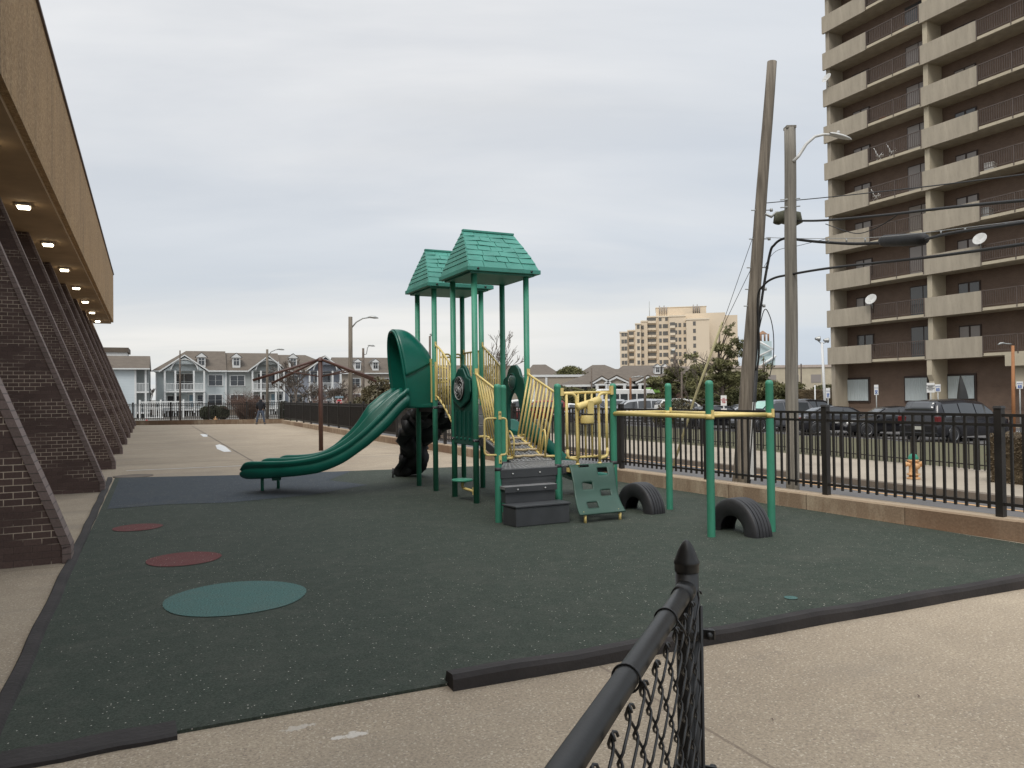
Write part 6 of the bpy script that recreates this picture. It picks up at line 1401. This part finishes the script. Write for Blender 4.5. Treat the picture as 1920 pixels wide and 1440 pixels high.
# evergreens
leafy('evergreen_tree', 'bushy evergreen tree with pale berries left of the slide hood', at(706, 58), [(0, 0, 2.0, 1.5, 1.4, 1.2), (-1.2, 0, 1.5, 1.1, 1, 1.0), (1.1, .2, 1.9, 1.3, 1.2, 1.2), (.2, 0, 3.0, 1.0, .9, .8), (1.6, 0, 1.2, 1.0, .9, .9), (-.6, -.3, 2.7, .6, .6, .5)], 9000, .085, 'hollly', 1, trunk=.12)
leafy('evergreen_tree', 'evergreen shrub seen through the bars of the rear tower', at(752, 60), [(0, 0, 2.0, 1.2, 1.1, 1.3), (.9, 0, 1.6, 1.0, 1, 1.2), (1.8, 0, 1.5, .9, 1, 1.1), (-.5, 0, 2.8, .6, .6, .6)], 6500, .085, 'hollly', 2, trunk=.12)
leafy('evergreen_tree', 'evergreen shrub just right of the rear tower guard bars', at(838, 62), [(0, 0, 1.8, 1.4, 1.1, 1.3), (1.5, 0, 1.4, 1.1, 1, 1.1), (-1.2, 0, 1.5, .9, 1, 1.0)], 6000, .085, 'hollly', 12, trunk=.12)
for i, (px, Y, sc_, lab, bl) in enumerate((
    (1352, 60, 1.0, 'tall open-crowned pine left of the leaning pole', [(-.8, 0, 3.0, 1.9, 1.2, .55), (.7, 0, 3.3, 1.3, 1.2, .5), (-1.6, 0, 3.9, 1.0, .8, .40), (.2, 0, 4.2, 1.3, 1.0, .45), (1.0, 0, 5.0, .9, .8, .35), (.1, 0, 5.4, .8, .7, .35), (1.3, 0, 5.9, .55, .6, .28), (.6, 0, 6.5, .5, .5, .30), (-2.2, 0, 2.6, .8, .7, .35), (-2.3, 0, 4.8, .6, .5, .25)]),
    (1345, 66, 1.0, 'dense lower pine behind the tall one', [(0, 0, 2.0, 2.4, 1.6, 1.1), (1.6, 0, 1.6, 1.8, 1.3, 1.0), (-1.6, 0, 1.6, 1.5, 1.2, 1.0), (1.0, 0, 3.0, 1.6, 1.2, .8)]),
    (1262, 66, 1.0, 'broad flat pine before the portico wing', [(0, 0, 2.6, 1.9, 1.2, .5), (-1.3, 0, 3.1, 1.3, 1.0, .4), (1.2, 0, 3.5, 1.2, .9, .42), (.2, 0, 3.9, 1.0, .8, .38), (1.7, 0, 2.7, .9, .8, .35), (-.8, 0, 1.9, 1.0, .9, .4)]),
    (1094, 76, 1.0, 'low pine in front of the beige hall', [(0, 0, 1.7, 2.3, 1.2, .8), (-1.0, 0, 2.2, 1.1, .9, .6), (.9, 0, 2.1, 1.0, .9, .55)]),
    (1433, 64, 1.0, 'dark pine right of the leaning pole', [(0, 0, 2.3, 1.6, 1.3, .9), (.9, 0, 1.4, 1.6, 1.3, .9), (-.5, 0, 3.4, .9, .8, .5), (.4, 0, 4.2, .5, .5, .3)]),
    (1472, 66, 1.0, 'dark shrubby pine left of the grey pole', [(0, 0, 1.7, 1.9, 1.3, 1.1), (1.3, 0, 1.2, 1.4, 1.2, 1.0), (-1.0, 0, 2.4, .9, .9, .6)]),
    (1540, 62, 1.0, 'low evergreen at the corner of the tall building', [(0, 0, 2.0, 1.0, .9, .6), (.8, 0, 1.5, .9, .9, .9), (-1.2, 0, 1.6, .9, .8, .6)]),
    (1070, 150, 1.0, 'dark evergreen between the far brown roofs', [(0, 0, 5.5, 3.0, 2, 2.0), (2.0, 0, 4.5, 2.4, 2, 2.0)]))):
    rb = random.Random(i); bl = bl + [(b[0] + rb.uniform(-1, 1) * b[3] * .9, b[1], b[2] + rb.uniform(-.9, .6), b[3] * .45, b[4] * .6, b[5] * .7) for b in bl for _ in range(2)]
    bl = [(b[0], b[1], b[2] * 1.06, b[3], b[4], b[5]) for b in bl]
    leafy('pine_tree', lab, at(px, Y), bl, 7500 if len(bl) > 5 else 5500, .12 if Y < 100 else .25, 'pine', 60 + i, trunk=.16, needle=True)
leafy('round_shrub', 'large round evergreen shrub in front of the parking lot', at(1268, 50), [(0, 0, .95, 1.35, 1.2, .95), (-.75, 0, .6, .8, .9, .75), (.8, 0, .6, .8, .9, .8)], 9000, .06, 'hollly', 71, cat='bush')
leafy('clipped_hedge', 'dark clipped hedge in front of the pale blue house', at(402, 84), [(-.9, 0, .7, .75, .6, .75), (0, 0, .75, .9, .6, .78), (.9, 0, .7, .75, .6, .75)], 15000, .06, 'bushg', 72, cat='hedge')
leafy('round_shrub', 'dark round shrub at the corner of the far fence', at(533, 66), [(0, 0, 1.3, .55, .5, .7), (0, 0, .6, .5, .5, .6)], 3500, .06, 'bushg', 73, cat='bush')
# brown hedge wall beside the tall building and dry hedge at the street fence end
M['brownhedge'] = mat('brown hedge leaf', (.105, .075, .045), .9, .4, 1.2, col2=(.13, .095, .05))
def hedge_block(label, name, loc, rz, wx, wy, h, n, ls, seed):
    t = thing(name, label, 'hedge', loc, rz); mb = MB(); rnd = random.Random(seed); ar = [wy * h, wx * h, wx * wy]
    for _ in range(n):
        f = rnd.choices((0, 1, 2), ar)[0]; x, y, z = rnd.uniform(-wx, wx), rnd.uniform(-wy, wy), rnd.uniform(0, h)
        if f == 0: x = rnd.choice((-wx, wx))
        elif f == 1: y = rnd.choice((-wy, wy))
        else: z = h
        p = V3((x, y, z)); p += V3([rnd.gauss(0, .02) for _ in range(3)]) + V3((1, 1, 1)) * (.05 * noise.noise(p * 2.5))
        s = ls * rnd.uniform(.6, 1.3); u = V3((rnd.gauss(0, 1), rnd.gauss(0, 1), rnd.gauss(0, 1))).normalized(); v = u.orthogonal().normalized(); i = len(mb.v)
        mb.v += [p - u * s, p + v * s * .6, p + u * s, p - v * s * .6]; mb.f.append((i, i + 1, i + 2, i + 3)); mb.s.append(False)
    mb.build('foliage', M['brownhedge'], t, fix=False, uv=False); MB().b2((-wx + .04, -wy + .04, 0), (wx - .04, wy - .04, h - .04)).build('inner_twigs', M['brownhedge'], t)
hedge_block('straight brown hedge between the poles and the tall building', 'hedge_wall', at(1526, 58), R(10), 1.5, .5, 2.35, 7000, .05, 9)
hedge_block('brown clipped hedge block at the end of the low street fence', 'clipped_hedge', V3((q0.x + .1, q0.y + .6, -.36)), BR, 1.0, .9, 1.08, 9000, .03, 10)
# a few leaves and grit on the concrete
rnd = random.Random(77)
def litter(label, px, py, s):
    p = P(px, py, .0); mb = MB(); mb.add([(-s, 0, .004), (-s * .3, -s * .45, .012), (s, 0, .006), (-s * .2, s * .5, .016)], ((0, 1, 2, 3),)); o = mb.build('fallen_leaf', M['bark2']); o.location = p; o.rotation_euler = (0, 0, rnd.uniform(0, 6)); tag(o, label, 'leaf', 'fallen leaves on the concrete')
litter('small dead leaf on the concrete below the raised black edging', 988, 1271, .018); litter('small dead leaf on the concrete at the right of the wire fence', 1447, 1351, .014); litter('dead leaf far right on the concrete', 1722, 1307, .014)
